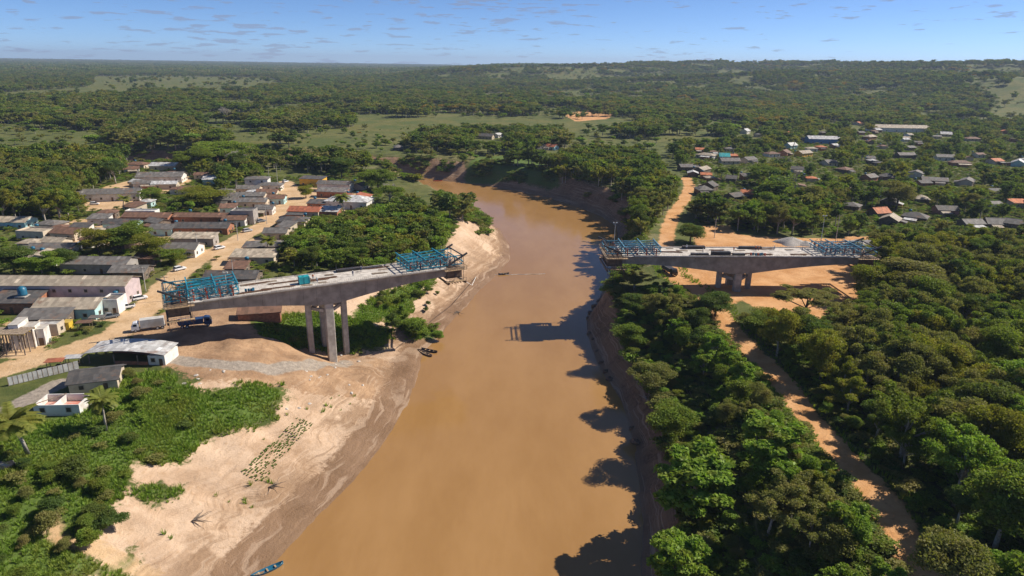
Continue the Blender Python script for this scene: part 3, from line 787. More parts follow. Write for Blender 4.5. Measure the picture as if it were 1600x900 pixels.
# ---------------------------------------------------------------- houses
RF = {'grey': roof_mat('grey_sheet_roof', (0.17, 0.155, 0.14), (0.09, 0.08, 0.072)), 'dark': roof_mat('dark_sheet_roof', (0.085, 0.08, 0.076), (0.15, 0.12, 0.10)),
      'beige': roof_mat('beige_sheet_roof', (0.42, 0.35, 0.26), (0.25, 0.20, 0.15)), 'brown': roof_mat('brown_tile_roof', (0.20, 0.105, 0.065), (0.12, 0.075, 0.05)),
      'red': roof_mat('red_tile_roof', (0.40, 0.12, 0.055), (0.28, 0.11, 0.06)), 'white': roof_mat('white_metal_roof', (0.56, 0.55, 0.53), (0.36, 0.33, 0.30), 0.5),
      'orange': roof_mat('orange_tile_roof', (0.55, 0.17, 0.06), (0.40, 0.15, 0.07)), 'teal': roof_mat('teal_roof', (0.02, 0.40, 0.42), (0.03, 0.30, 0.32))}
WL = {'white': pmat('white_wall', (0.72, 0.69, 0.64), .9, .1, .5, (0.50, 0.43, 0.36)), 'cream': pmat('cream_wall', (0.58, 0.48, 0.36), .9, .12, .5, (0.42, 0.32, 0.24)), 'brick': pmat('brick_wall', (0.38, 0.16, 0.085), .9, .25, 1.2, (0.28, 0.14, 0.09)),
      'wood': pmat('plank_wall', (0.16, 0.12, 0.09), .9, .35, .9), 'grey': pmat('render_wall', (0.34, 0.31, 0.28), .9, .15, .5, (0.24, 0.2, 0.17)), 'lilac': pmat('lilac_wall', (0.52, 0.42, 0.42), .9, .1, .5, (0.40, 0.32, 0.30)),
      'cyan': pmat('cyan_wall', (0.40, 0.62, 0.62), .9, .12, .6, (0.5, 0.45, 0.4)), 'yellow': pmat('yellow_wall', (0.72, 0.40, 0.05), .8, .1, .5), 'pink': pmat('pink_wall', (0.42, 0.20, 0.17), .9, .15, .6), 'blue': pmat('blue_wall', (0.06, 0.20, 0.45), .8, .12, .6)}
shut = pmat('window_dark', (0.03, 0.03, 0.032), 0.35, 0.3, 1.0)
trim = pmat('window_frame', (0.45, 0.38, 0.30), 0.8, 0.2, 1.0)
doorm = pmat('door_timber', (0.14, 0.085, 0.05), 0.8, 0.3, 1.0)
def win_mesh(w, h):
    key = ('win', w, h)
    if key not in UNIT:
        m = MB()
        for z in (-h / 2, h / 2): m.box((0, 0, z), (w + .2, .16, .12))
        for x in (-w / 2, w / 2): m.box((x, 0, 0), (.12, .15, h - .12))
        UNIT[key] = m.mesh('window_frame', trim)
    return UNIT[key]
HOUSES = []                              # footprints: x, y, radius
PROTECT = []                             # what must stay in view: pixel box and distance
def protect(x0, y0, x1, y1, dist): PROTECT.append((x0, y0, x1, y1, dist))
def gable_solid(L, D, h, rise):
    m = MB(); m.prism([(-D / 2, -1.0), (D / 2, -1.0), (D / 2, h), (0, h + rise), (-D / 2, h)], 'x', -L / 2, L / 2); return m
def roof_gable(L, D, h, rise, ov=.55, th=.14):
    m = MB()
    k = rise / (D / 2); e = D / 2 + ov
    for s in (-1, 1):
        pts = [(0, h + rise + .04), (s * e, h - k * ov + .04), (s * e, h - k * ov + .04 + th), (0, h + rise + .04 + th)]
        m.prism(pts, 'x', -L / 2 - ov, L / 2 + ov)
    m.prism([(-.25, h + rise + th - .02), (.25, h + rise + th - .02), (0, h + rise + th + .12)], 'x', -L / 2 - ov - .02, L / 2 + ov + .02)
    return m
def roof_hip(L, D, h, rise, ov=.6):
    m = MB(); a, b_ = L / 2 + ov, D / 2 + ov; r = max(.3, a - b_)
    v = [(-a, -b_, h), (a, -b_, h), (a, b_, h), (-a, b_, h), (-r, 0, h + rise), (r, 0, h + rise), (-a, -b_, h - .14), (a, -b_, h - .14), (a, b_, h - .14), (-a, b_, h - .14)]
    m.add(v, [(0, 1, 5, 4), (1, 2, 5), (2, 3, 4, 5), (3, 0, 4), (6, 7, 1, 0), (7, 8, 2, 1), (8, 9, 3, 2), (9, 6, 0, 3), (9, 8, 7, 6)]); return m
def house(px, py, wpx, D, h, yaw, kind, roof, wall, label, group=None, name='house', win=None, rise=None, storeys=1, keep=True, L=None, endwall=None):
    gz = 0.0
    for k in range(3):
        p = P(px, py, gz + h + .8); gz = terrain1(p[0], p[1])
    depth = project(p)[2]
    L = L or wpx / (F / depth)
    rise = rise if rise is not None else D * .17
    yr = math.radians(yaw)
    t = thing(name, label, 'house' if name in ('house',) else name.replace('_', ' '), (p[0], p[1], gz), yr, group)
    if kind == 'gable':
        gable_solid(L, D, h, rise).build('wall', WL[wall], t); roof_gable(L, D, h, rise).build('roof', RF[roof], t)
    elif kind == 'hip':
        m = MB(); m.box((0, 0, h / 2 - .57), (L, D, h + .86)); m.build('wall', WL[wall], t); roof_hip(L, D, h, rise).build('roof', RF[roof], t)
    elif kind == 'mono':
        m = MB(); m.prism([(-D / 2, -1), (D / 2, -1), (D / 2, h + rise), (-D / 2, h)], 'x', -L / 2, L / 2); m.build('wall', WL[wall], t)
        m = MB(); e = .5; k = rise / D
        m.prism([(-D / 2 - e, h - k * e + .03), (D / 2 + e, h + rise + k * e + .03), (D / 2 + e, h + rise + k * e + .17), (-D / 2 - e, h - k * e + .17)], 'x', -L / 2 - e, L / 2 + e); m.build('roof', RF[roof], t)
    else:                                 # flat with a parapet
        m = MB(); m.box((0, 0, h / 2 - .5), (L, D, h + 1.0)); m.build('wall', WL[wall], t)
        m = MB(); m.box((0, 0, h + .06), (L - .5, D - .5, .12)); m.build('roof', RF[roof], t)
        for q, (cx, cy, dx, dy) in enumerate(((0, -D / 2 + .12, L, .22), (0, D / 2 - .12, L, .22), (-L / 2 + .12, 0, .22, D - .46), (L / 2 - .12, 0, .22, D - .46))):
            slab('parapet', (cx, cy, h + .32), (dx, dy, .6), WL[wall], t)
    r = random.Random(int(px * 7 + py))
    nwin = win if win is not None else max(1, min(5, int(L / 3.6)))
    for st in range(storeys):
        zc = 1.5 + st * 2.9
        for k in range(nwin):
            x = -L / 2 + L * (k + .5) / nwin
            if st == 0 and k == nwin // 2 and nwin > 1:
                slab('door', (x, -D / 2 - .02, 1.0), (.95, .1, 2.1), doorm, t); continue
            w = link('window', win_mesh(1.1, 1.1), t, (x, -D / 2 - .02, zc))
            link('pane', unit_box(shut), w, (0, .03, 0), None, (1.04, .1, 1.04))
    if L > 6:
        for s in ((1,) if endwall is None else endwall):
            for k in range(max(1, int(D / 4))):
                w = link('window', win_mesh(1.1, 1.1), t, (s * (L / 2 + .02), -D / 2 + D * (k + .5) / max(1, int(D / 4)), 1.5), (0, 0, math.pi / 2))
                link('pane', unit_box(shut), w, (0, .03 * -s, 0), None, (1.04, .1, 1.04))
    ra = random.Random(int(px * 13 + py * 3))
    if h < 4.3 and L > 6 and kind in ('gable', 'hip') and ra.random() < .8:          # lean-to against the back or the gable
        s = ra.choice((-1, 1)); aw, ad = L * ra.uniform(.35, .6), ra.uniform(2.4, 3.6); ax = ra.uniform(-.2, .2) * L; hh = h - .35
        m = MB(); m.prism([(s * (D / 2 + .01), -1), (s * (D / 2 + ad), -1), (s * (D / 2 + ad), hh - .7), (s * (D / 2 + .01), hh - .1)], 'x', ax - aw / 2, ax + aw / 2); m.build('lean_to_wall', WL[ra.choice(('wood', 'brick', wall, 'cream'))], t)
        m = MB(); m.prism([(s * (D / 2 + .05), hh - .04), (s * (D / 2 + ad + .5), hh - .76), (s * (D / 2 + ad + .5), hh - .66), (s * (D / 2 + .05), hh + .06)], 'x', ax - aw / 2 - .4, ax + aw / 2 + .4); m.build('lean_to_roof', RF[ra.choice(('grey', 'dark', 'beige', 'brown', 'white'))], t)
    if ra.random() < .3:
        s = ra.choice((-1, 1)); q = (s * L * .32, D / 2 + 1.4)
        for dx in (-.5, .5):
            for dy in (-.5, .5): slab('tank_leg', (q[0] + dx, q[1] + dy, 1.9), (.14, .14, 4.2), M['wood_grey'], t)
        m = MB(); m.tube([(q[0], q[1], 4.0), (q[0], q[1], 4.9), (q[0], q[1], 5.1)], [.75, .8, .35], 12); m.build('water_tank', M['tankblue'], t, True)
    HOUSES.append((p[0], p[1], math.hypot(L, D) / 2 * .85, yr, L, D))
    if keep:
        protect(px - wpx * .42, py - 4, px + wpx * .42, py + 5 + (h * F / depth) * .5, p[1])
    return t, L, p, gz

T = 'in the town'
house(96, 435, 215, 9.5, 6.2, 2, 'gable', 'beige', 'lilac', 'long two-storey lilac guesthouse with beige roof and row of dark windows', None, 'guesthouse', 9, 1.6, 2, endwall=(1,))
house(112, 470, 92, 10, 3.6, 4, 'gable', 'beige', 'cyan', 'beige-roofed shop with a pale cyan street wall and weathered gable', None, 'shop', 3)
house(177, 462, 24, 6, 4.2, 4, 'flat', 'grey', 'white', 'small white shop front with two tall dark openings', None, 'shop', 2)
house(28, 463, 66, 8, 3.4, 3, 'mono', 'dark', 'brick', 'dark-roofed brick building with a raw orange brick end wall', None, 'house', 3)
house(70, 489, 70, 6, 3.0, 8, 'mono', 'grey', 'wood', 'low grey lean-to workshop below the beige-roofed shop', None, 'shed', 2)
house(75, 502, 36, 4, 2.8, 6, 'flat', 'white', 'cream', 'small flat-roofed cream hut beside the yellow crate', None, 'hut', 1)
house(154, 404, 100, 9, 3.8, 1, 'gable', 'grey', 'grey', 'long grey-roofed house with a pale roof sheet, among the mango trees', None, 'house', 4)
house(282, 382, 56, 9, 3.4, 2, 'gable', 'grey', 'white', 'grey-roofed house with white wall behind the parked car', None, 'house', 3)
house(303, 367, 66, 6, 3.6, 2, 'mono', 'beige', 'grey', 'beige-roofed block with a pale corner facade on the street', None, 'house', 3)
house(256, 352, 34, 8, 3.2, 2, 'gable', 'grey', 'cyan', 'grey-roofed house with teal tarpaulin beside it', None, 'house', 2)
house(318, 350, 82, 9, 3.2, 3, 'gable', 'dark', 'brick', 'broad dark-roofed row house near the two-storey concrete house', None, 'house', 4)
house(192, 344, 50, 8, 3.2, 1, 'gable', 'dark', 'cyan', 'dark-roofed house with a bright blue gable sheet', None, 'house', 3)
house(232, 334, 70, 8, 3.2, 1, 'gable', 'brown', 'brick', 'long brown tile-roofed brick house with white annex behind', None, 'house', 4)
house(222, 327, 46, 5, 3.2, 1, 'flat', 'white', 'white', 'white flat-roofed annex behind the brown tile roofs', None, 'annex', 2)
house(318, 334, 84, 7, 3.2, 2, 'gable', 'brown', 'brick', 'brown tile-roofed row house above the dark row roof', None, 'house', 3)
house(108, 358, 42, 9, 3.2, -8, 'gable', 'brown', 'cream', 'brown gabled house beside the block with a brick pillar', None, 'house', 2)
house(56, 357, 46, 8, 3.6, -6, 'flat', 'beige', 'cream', 'cream block building with a brick corner pillar', None, 'house', 2)
house(22, 341, 52, 9, 3.4, 0, 'gable', 'beige', 'cyan', 'beige-roofed house with a pale cyan gable end', None, 'house', 3)
house(80, 345, 36, 8, 3.2, -10, 'hip', 'grey', 'cream', 'small grey hip-roofed house behind the brown gabled house', None, 'house', 2)
house(84, 382, 66, 8, 3.0, 6, 'gable', 'grey', 'white', 'grey-roofed white house by the white tarpaulin', None, 'house', 3)
house(170, 298, 92, 11, 4.0, 14, 'gable', 'grey', 'white', 'long grey-roofed school with white walls by the trees', None, 'school', 6)
house(252, 272, 66, 12, 3.8, 10, 'gable', 'grey', 'white', 'wide pale-grey roofed hall behind the school', None, 'hall', 4)
house(232, 283, 40, 8, 3.4, 10, 'gable', 'grey', 'white', 'grey-roofed house between the school and the hall', None, 'house', 2)
house(258, 284, 36, 7, 3.2, 10, 'gable', 'white', 'cream', 'white sheet-roofed house beside the wide hall', None, 'house', 2)
house(214, 254, 30, 9, 3.2, 0, 'hip', 'brown', 'cream', 'brown hip-roofed house at the forest edge', None, 'house', 2)
house(258, 256, 40, 10, 3.2, 0, 'gable', 'white', 'cream', 'patchy white-roofed house at the forest edge', None, 'house', 2)
house(381, 326, 34, 8, 6.0, 5, 'flat', 'grey', 'grey', 'two-storey bare concrete house on the street', None, 'house', 2, None, 2)
house(402, 276, 34, 9, 5.8, 8, 'hip', 'grey', 'white', 'white two-storey house beside the utility pole', None, 'house', 2, 1.2, 2)
house(489, 276, 36, 9, 4.6, -6, 'mono', 'dark', 'yellow', 'bright yellow house by the river', None, 'house', 3, .5)
for px, py, w, yaw, k, rf, wl, lb in ((389, 291, 34, 4, 'gable', 'grey', 'cream', 'grey gabled house in front of the white two-storey house'), (422, 286, 36, 4, 'hip', 'grey', 'white', 'grey hip-roofed house with a white gable by the street end'),
        (418, 297, 30, 6, 'gable', 'brown', 'cream', 'red-brown tiled house near the street end'), (386, 302, 56, 4, 'gable', 'grey', 'cream', 'long grey-roofed house in the upper town row'),
        (352, 308, 40, 4, 'gable', 'grey', 'wood', 'grey-roofed timber house beside the coconut palm'), (392, 311, 50, 5, 'gable', 'grey', 'cream', 'grey house roof just above the two-storey concrete house'),
        (432, 306, 26, 6, 'gable', 'brown', 'cyan', 'brown-roofed house with cyan street front'), (414, 322, 26, 6, 'gable', 'grey', 'white', 'grey-roofed white house beside the two-storey concrete house'),
        (368, 338, 34, 5, 'gable', 'brown', 'white', 'brown-roofed house with white gables below the concrete house'), (350, 296, 26, 5, 'hip', 'grey', 'cream', 'small hip-roofed house at the top of the town row')):
    house(px, py, w, 8, 3.2, yaw, k, rf, wl, lb)
house(524, 284, 52, 8, 4.6, -6, 'gable', 'grey', 'white', 'white-walled house with grey roof behind the hip-roofed house', None, 'house', 3)
house(520, 296, 46, 7, 3.4, -6, 'mono', 'grey', 'brick', 'grey-roofed brick house beside the round street tree', None, 'house', 3)
house(546, 309, 66, 13, 4.0, -6, 'hip', 'white', 'white', 'large house with pale hipped roof and white columns', None, 'house', 4, 2.4)
house(478, 325, 48, 9, 3.4, -4, 'gable', 'red', 'cream', 'red-brown roofed house with cream eaves beside the street', None, 'house', 3)
house(516, 326, 28, 7, 3.2, -4, 'mono', 'white', 'brick', 'small pale-roofed shed next to the red-brown roof', None, 'shed', 2)
house(458, 340, 42, 9, 3.2, 0, 'hip', 'dark', 'cream', 'dark hip-roofed house below the red-brown roof', None, 'house', 2)
house(432, 358, 34, 8, 3.0, 4, 'gable', 'grey', 'cream', 'grey-roofed house on the street opposite the silver car', None, 'house', 2)
house(412, 378, 56, 9, 3.2, 10, 'hip', 'grey', 'wood', 'grey hip-roofed house beside the small palm', None, 'house', 3)
house(398, 395, 66, 7, 3.0, 2, 'mono', 'beige', 'cream', 'flat beige-roofed building beside the papaya palm', None, 'house', 3)
house(370, 413, 30, 6, 2.6, 2, 'mono', 'brown', 'wood', 'small brown-roofed shed behind the bridge', None, 'shed', 1)
house(364, 426, 78, 9, 3.0, 3, 'gable', 'dark', 'wood', 'dark-roofed house partly hidden behind the bridge deck', None, 'house', 3)
house(405, 482, 62, 4, 2.6, 14, 'mono', 'brown', 'brick', 'raw brick building standing under the bridge girder', None, 'house', 0)
house(150, 580, 66, 8, 2.8, 18, 'gable', 'dark', 'cream', 'low dark-roofed house overgrown by the green slope', None, 'house', 2)
house(205, 417, 52, 8, 3.0, 3, 'gable', 'grey', 'wood', 'grey-roofed timber house behind the guesthouse gable', None, 'house', 2)

# village on the other bank
V_ = 'on the wooded far side of the red dirt road'
vill = [(1077, 258, 46, 'grey', 'wood', 'grey-roofed timber house at the near end of the village lane'), (1098, 262, 38, 'beige', 'wood', 'house with patched beige roof beside the village lane'), (1104, 240, 40, 'beige', 'white', 'cream-roofed white house next to the turquoise roof'),
        (1132, 242, 20, 'teal', 'white', 'small house with a bright turquoise roof'), (1140, 249, 40, 'grey', 'cream', 'grey-roofed house just below the turquoise roof'), (1109, 287, 24, 'dark', 'wood', 'dark hip-roofed hut beside the red dirt road'),
        (1100, 293, 30, 'grey', 'wood', 'low grey shed beside the red dirt road'), (1148, 303, 34, 'dark', 'wood', 'dark-roofed timber house joined to an orange roof'), (1168, 299, 24, 'orange', 'wood', 'orange-roofed annex of the dark timber house'),
        (1143, 276, 20, 'dark', 'wood', 'small dark-roofed hut among the village trees'), (1206, 238, 28, 'brown', 'white', 'brown-roofed white house in the village centre'), (1226, 236, 24, 'brown', 'brick', 'brown-roofed brick house in the village centre'),
        (1256, 237, 36, 'beige', 'yellow', 'orange-yellow walled house below the blue warehouse'), (1236, 225, 24, 'white', 'cyan', 'pale house with cyan wall beside the blue warehouse'), (1360, 212, 40, 'beige', 'brick', 'beige-roofed house below the long market hall'),
        (1342, 191, 18, 'orange', 'cream', 'small orange-roofed house beside the long market hall'), (1415, 240, 50, 'grey', 'wood', 'long grey-roofed timber house in the village'), (1476, 243, 36, 'grey', 'white', 'grey-roofed white house in the village clearing'),
        (1500, 252, 40, 'brown', 'brick', 'brown-roofed brick house beside the bright green clearing'), (1555, 249, 26, 'orange', 'cream', 'orange-roofed house near the white hall'), (1592, 252, 34, 'white', 'cyan', 'white metal-roofed hall at the village end'),
        (1359, 274, 30, 'grey', 'brick', 'grey-roofed house with orange brick wall'), (1386, 273, 28, 'dark', 'wood', 'dark-roofed timber house next to the orange brick wall'), (1432, 268, 24, 'grey', 'white', 'grey-roofed house with a small white gable'),
        (1460, 279, 56, 'grey', 'wood', 'long low grey-roofed house in mid village'), (1512, 280, 40, 'grey', 'cream', 'grey hip-roofed house with cream walls'), (1439, 307, 28, 'beige', 'wood', 'beige-roofed dark timber house'),
        (1478, 324, 40, 'dark', 'pink', 'dark gabled house with a pink front'), (1374, 328, 34, 'orange', 'wood', 'low house with a bright orange tile roof'), (1392, 339, 38, 'beige', 'wood', 'pale grey-roofed house below the orange tile roof'),
        (1431, 335, 44, 'dark', 'wood', 'broad dark-roofed house beside the pink-fronted house'), (1518, 345, 42, 'grey', 'wood', 'weathered timber house with a grey roof by the fence'), (1556, 345, 40, 'grey', 'wood', 'patched timber house with a grey roof by the east road'),
        (1390, 312, 30, 'grey', 'wood', 'small grey shed roof behind the orange tile roof'), (1332, 318, 28, 'grey', 'wood', 'grey shed half hidden by a tall dark tree'), (1170, 247, 30, 'grey', 'cream', 'grey-roofed cream house in the village lane'),
        (1165, 203, 20, 'white', 'white', 'small white-roofed house at the pasture edge'), (1296, 252, 26, 'grey', 'cream', 'grey-roofed house under the blue warehouse trees'), (1320, 262, 26, 'brown', 'wood', 'brown-roofed hut under the village trees'), (1246, 262, 24, 'dark', 'cyan', 'dark-roofed hut with a pale blue wall'),
        (1585, 345, 30, 'dark', 'wood', 'dark-roofed hut at the east road'), (1478, 208, 22, 'white', 'cream', 'white-roofed house in the upper village'), (1520, 215, 30, 'brown', 'cream', 'brown-roofed house in the upper village'),
        (760, 211, 30, 'grey', 'cream', 'grey-roofed farmhouse on the outer river bend'), (778, 209, 16, 'white', 'white', 'white-roofed shed on the outer river bend'), (862, 227, 24, 'red', 'cyan', 'red-roofed house above the bare bank'), (622, 228, 16, 'grey', 'wood', 'small hut above the far bank')]
for i, (px, py, w, rf, wl, lb) in enumerate(vill):
    rv = random.Random(i); house(px, py, w, rv.uniform(6.5, 9.5), rv.uniform(2.6, 3.4), rv.choice((-38, -20, -8, 6, 18, 34, 52)), 'hip' if i % 4 == 2 else 'gable', rf, wl, lb, None, 'house', None, rv.uniform(1.5, 2.4), L=min(15, w * .78 / (F / (77 * F / max(60, py - 98 + 8)))))
house(1287, 215, 50, 14, 5.0, -4, 'gable', 'white', 'blue', 'blue-walled warehouse with a pale roof', None, 'warehouse', 4)
house(1404, 198, 90, 18, 5.0, -3, 'gable', 'beige', 'white', 'long cream-roofed market hall with a white end wall', None, 'warehouse', 6)

def infill(pixels, n_, place, group, seed, roofs, walls, yaw0):
    rr = random.Random(seed); pl = P0(pixels, 3); a = np.array(pl); k = 0; tries = 0
    while k < n_ and tries < 4000:
        tries += 1
        x, y = rr.uniform(a[:, 0].min(), a[:, 0].max()), rr.uniform(a[:, 1].min(), a[:, 1].max())
        X, Y = np.array([x]), np.array([y])
        if not inside(pl, X, Y)[0] or seg_dist(STREET, X, Y, False)[0] < 8.5 or seg_dist(ROAD_R, X, Y, False)[0] < 8 or -poly_in(RIVER, X, Y)[0] < 16: continue
        if any(math.hypot(x - h_[0], y - h_[1]) < h_[2] * .72 + 4.6 for h_ in HOUSES): continue
        px, py, dp = project((x, y, 3.6)); L = rr.uniform(6, 9.5); rf, wl = rr.choice(roofs), rr.choice(walls)
        house(px, py, L * F / dp, rr.uniform(5.5, 7.5), rr.uniform(2.6, 3.3), yaw0 + rr.choice((-30, -12, 0, 8, 20, 90, 78)), rr.choice(('gable', 'gable', 'hip', 'mono')), rf, wl, f'small {wl}-walled house with {rf} roof {place}', f'small {wl} houses with {rf} roofs {place}', keep=rr.random() < .8, L=L)
        k += 1
infill([(-20, 350), (90, 335), (240, 325), (330, 345), (345, 372), (290, 400), (215, 420), (100, 400), (-20, 395)], 16, 'packed in the lower town', '', 5, ('grey', 'dark', 'brown', 'beige'), ('cream', 'brick', 'white', 'wood'), 4)
infill([(190, 262), (300, 258), (360, 290), (440, 280), (440, 330), (360, 345), (300, 320), (200, 325)], 12, 'packed in the upper town', '', 6, ('grey', 'brown', 'white'), ('cream', 'white', 'cyan'), 6)
infill([(470, 285), (570, 285), (590, 320), (520, 345), (450, 372), (440, 350)], 6, 'by the river grove', '', 7, ('grey', 'dark', 'red'), ('cream', 'white', 'brick'), -5)
infill([(1050, 232), (1180, 205), (1340, 200), (1600, 200), (1610, 350), (1340, 335), (1240, 295), (1090, 290)], 44, 'in the village gardens', '', 8, ('grey', 'dark', 'beige', 'white', 'brown', 'orange'), ('wood', 'cream', 'white', 'brick'), 0)
# ---------------------------------------------------------------- other built things in the town
def curved_roof_house():
    p = P(205, 540, 4.0); gz = terrain1(p[0], p[1])
    t = thing('open_shed', 'open-sided shed with a bowed pale grey metal roof by the dirt street', 'shed', (p[0], p[1], gz), math.radians(-2))
    L, D = 21.0, 7.5
    for k in range(12):
        m = MB(); a0, a1 = k / 12, (k + 1) / 12
        f = lambda a: (-L / 2 + L * a, 2.3 + 1.7 * math.sin(math.pi * (0.12 + 0.72 * a)))
        (xa, za), (xb, zb) = f(a0), f(a1)
        m.add([(xa + .02, -D / 2, za), (xb - .02, -D / 2, zb), (xb - .02, D / 2, zb + .3), (xa + .02, D / 2, za + .3), (xa + .02, -D / 2, za - .07), (xb - .02, -D / 2, zb - .07), (xb - .02, D / 2, zb + .23), (xa + .02, D / 2, za + .23)],
              [(0, 1, 2, 3), (7, 6, 5, 4), (0, 4, 5, 1), (1, 5, 6, 2), (2, 6, 7, 3), (3, 7, 4, 0)])
        m.build('roof_sheet', RF['white'], t)
    for x in (-9.5, -3, 3.2):
        for y in (-3.3, 3.3): slab('post', (x, y, 1.2), (.22, .22, 3.0 if x > -9 else 2.2), M['wood_grey'], t)
    m = MB(); m.box((8.1, 0, 1.2), (4.4, 6.6, 3.0)); m.build('room', WL['white'], t)
    slab('back_wall', (-1, 3.35, 1.1), (13, .2, 2.4), WL['brick'], t)
    slab('low_wall', (1.5, -3.3, .4), (8.5, .2, 1.1), WL['brick'], t)
    w = link('window', win_mesh(1.1, 1.1), t, (7.2, -3.32, 1.5)); link('pane', unit_box(shut), w, (0, .03, 0), None, (1.04, .1, 1.04))
    slab('door', (9.2, -3.32, .9), (.9, .1, 2.0), doorm, t)
    HOUSES.append((p[0], p[1], 10, 0, L, D)); protect(145, 528, 268, 568, p[1])
curved_roof_house()
def ruin():
    p = P(98, 625, 2.6); gz = terrain1(p[0], p[1])
    t = thing('roofless_house', 'small roofless white house with two red-floored rooms among the weeds', 'house', (p[0], p[1], gz), math.radians(4))
    L, D, h = 9.6, 5.2, 2.7
    for nm, c, d in (('wall', (0, -D / 2, h / 2), (L, .22, h)), ('wall', (0, D / 2, h / 2), (L, .22, h)), ('wall', (-L / 2 + .11, 0, h / 2), (.22, D - .22, h)), ('wall', (L / 2 - .11, 0, h / 2), (.22, D - .22, h)), ('partition', (-.6, 0, h / 2 - .05), (.2, D - .22, h - .1))):
        slab(nm, c, d, WL['white'], t)
    slab('floor', (0, 0, .9), (L - .46, D - .24, .3), pmat('red_oxide_floor', (0.50, 0.17, 0.12), .8, .25, .6, (0.55, 0.40, 0.34)), t)
    for x in (-3, 2.5):
        w = link('window', win_mesh(1.1, 1.1), t, (x, -D / 2 - .1, 1.5)); link('pane', unit_box(shut), w, (0, .03, 0), None, (1.04, .1, 1.04))
    strut('roof_beam', (-L / 2, -D / 2, h + .1), (-.5, D / 2, h + .1), .15, .15, M['wood_grey'], t)
    HOUSES.append((p[0], p[1], 6, 0, L, D)); protect(64, 612, 136, 645, p[1])
ruin()
def stepped_facade():
    p = P(52, 540, 0)
    t = thing('stepped_gateway', 'white concrete block with stepped parapets beside the timber scaffold', 'building', (p[0], p[1], terrain1(p[0], p[1])), math.radians(12))
    for k, (x, y, w, d, h) in enumerate(((-2.4, 0, 2.4, 6.0, 7.0), (.2, .5, 2.6, 4.6, 5.6), (2.6, 1.0, 2.0, 3.6, 4.6))):
        m = MB(); m.box((x, y, h / 2 - .4), (w - .02 * k, d, h + .8), 0, 0, .97); m.build('block', WL['white'], t)
        slab('coping', (x, y, h + .08), (w + .1 - .02 * k, d + .15, .14), M['conc_pale'], t)
    slab('door', (2.6, -.86, 1.1), (1.2, .12, 2.2), doorm, t)
    HOUSES.append((p[0], p[1], 5, 0, 8, 6)); protect(34, 504, 72, 552, p[1])
    p = P(14, 556, 0)
    t = thing('timber_scaffold', 'unroofed timber scaffold of tall props with a yellow edge beam', 'scaffold', (p[0], p[1], terrain1(p[0], p[1])), math.radians(4))
    for i in range(5):
        for j in range(3): strut('prop', (-5 + i * 2.3, j * 2.2, -.2), (-5 + i * 2.3, j * 2.2, 5.6), .26, .26, M['wood_grey'], t)
    for j in range(3): strut('beam', (-6, j * 2.2, 5.75), (5.2, j * 2.2, 5.75), .25, .3, M['wood_yellow'], t)
    for i in range(14): slab('board', (-5.6 + i * .8, 2.2, 5.98), (.6, 5.4, .08), M['wood_grey'], t)
    for i in range(4): strut('diagonal', (-5 + i * 2.3, 0, .2), (-5 + (i + 1) * 2.3, 0, 5.4), .14, .14, M['wood_grey'], t)
    HOUSES.append((p[0], p[1], 6, 0, 11, 5)); protect(0, 510, 34, 562, p[1])
stepped_facade()
def tank_stand():
    p = P(36, 462, 4.5)
    t = thing('round_water_tank', 'round dark teal water tank on a concrete frame beside the guesthouse', 'tank', (p[0], p[1], 0))
    for x in (-1.2, 1.2):
        for y in (-1.2, 1.2): slab('leg', (x, y, 2.2), (.3, .3, 4.4), M['conc_pale'], t)
    slab('platform', (0, 0, 4.5), (3.2, 3.2, .25), M['conc_pale'], t)
    m = MB(); m.tube([(0, 0, 4.64), (0, 0, 5.2), (0, 0, 5.3), (0, 0, 6.2), (0, 0, 6.3), (0, 0, 7.0), (0, 0, 7.5)], [1.25, 1.3, 1.24, 1.3, 1.24, 1.22, .5], 16); m.build('tank', M['tankblue'], t, True)
    HOUSES.append((p[0], p[1], 2, 0, 3, 3)); protect(28, 446, 46, 466, p[1])
    p = P(50, 458, 3.0)
    t = thing('concrete_frame', 'open concrete post frame next to the teal water tank', 'frame', (p[0], p[1], 0))
    for x in (-1.5, 1.5):
        for y in (-1.2, 1.2): slab('post', (x, y, 2.5), (.35, .35, 5.0), M['conc_pale'], t)
    for y in (-1.2, 1.2): slab('beam', (0, y, 5.1), (3.4, .36, .4), M['conc_pale'], t)
tank_stand()
def fence(pts, label, n_each, h, mat, name='panel_fence'):
    t = thing(name, label, 'fence', (*pts[0], terrain1(*pts[0])))
    o = np.array(pts[0])
    for a, b_ in zip(pts[:-1], pts[1:]):
        a, b_ = np.array(a), np.array(b_)
        d = (b_ - a) / n_each; yaw = math.atan2(d[1], d[0]); Lp = np.hypot(*d)
        for k in range(n_each):
            c = a + d * (k + .5) - o
            z = terrain1(*(c + o)) - terrain1(*pts[0])
            slab('panel', (c[0], c[1], z + h / 2 + .1), (Lp - .06, .06, h), mat, t, yaw)
            q = a + d * k - o
            slab('post', (q[0], q[1], z + h / 2), (.12, .14, h + .3), M['wood_grey'], t, yaw)
fence(P0([(14, 603), (68, 590), (124, 577)]), 'grey-white sheet panel fence between the dirt street and the asphalt lane', 7, 2.1, pmat('fence_sheet', (0.50, 0.49, 0.47), .6, .2, .8, (0.36, 0.30, 0.25)))
fence(P0([(1100, 349), (1180, 348), (1260, 346)]), 'low dark plank fence at the edge of the village wood', 16, 1.3, M['wood_grey'], 'plank_fence')
def kiosk(px, py, label, roof):
    p = P(px, py, 0)
    t = thing('market_kiosk', label, 'kiosk', (p[0], p[1], terrain1(p[0], p[1])), .2)
    for x in (-1.6, 1.6):
        for y in (-.9, .9): slab('post', (x, y, 1.1), (.12, .12, 2.2), M['wood_grey'], t)
    slab('counter', (0, -.8, .9), (3.2, .5, .1), M['wood'], t); slab('roof', (0, 0, 2.27), (4.2, 2.8, .09), roof, t)
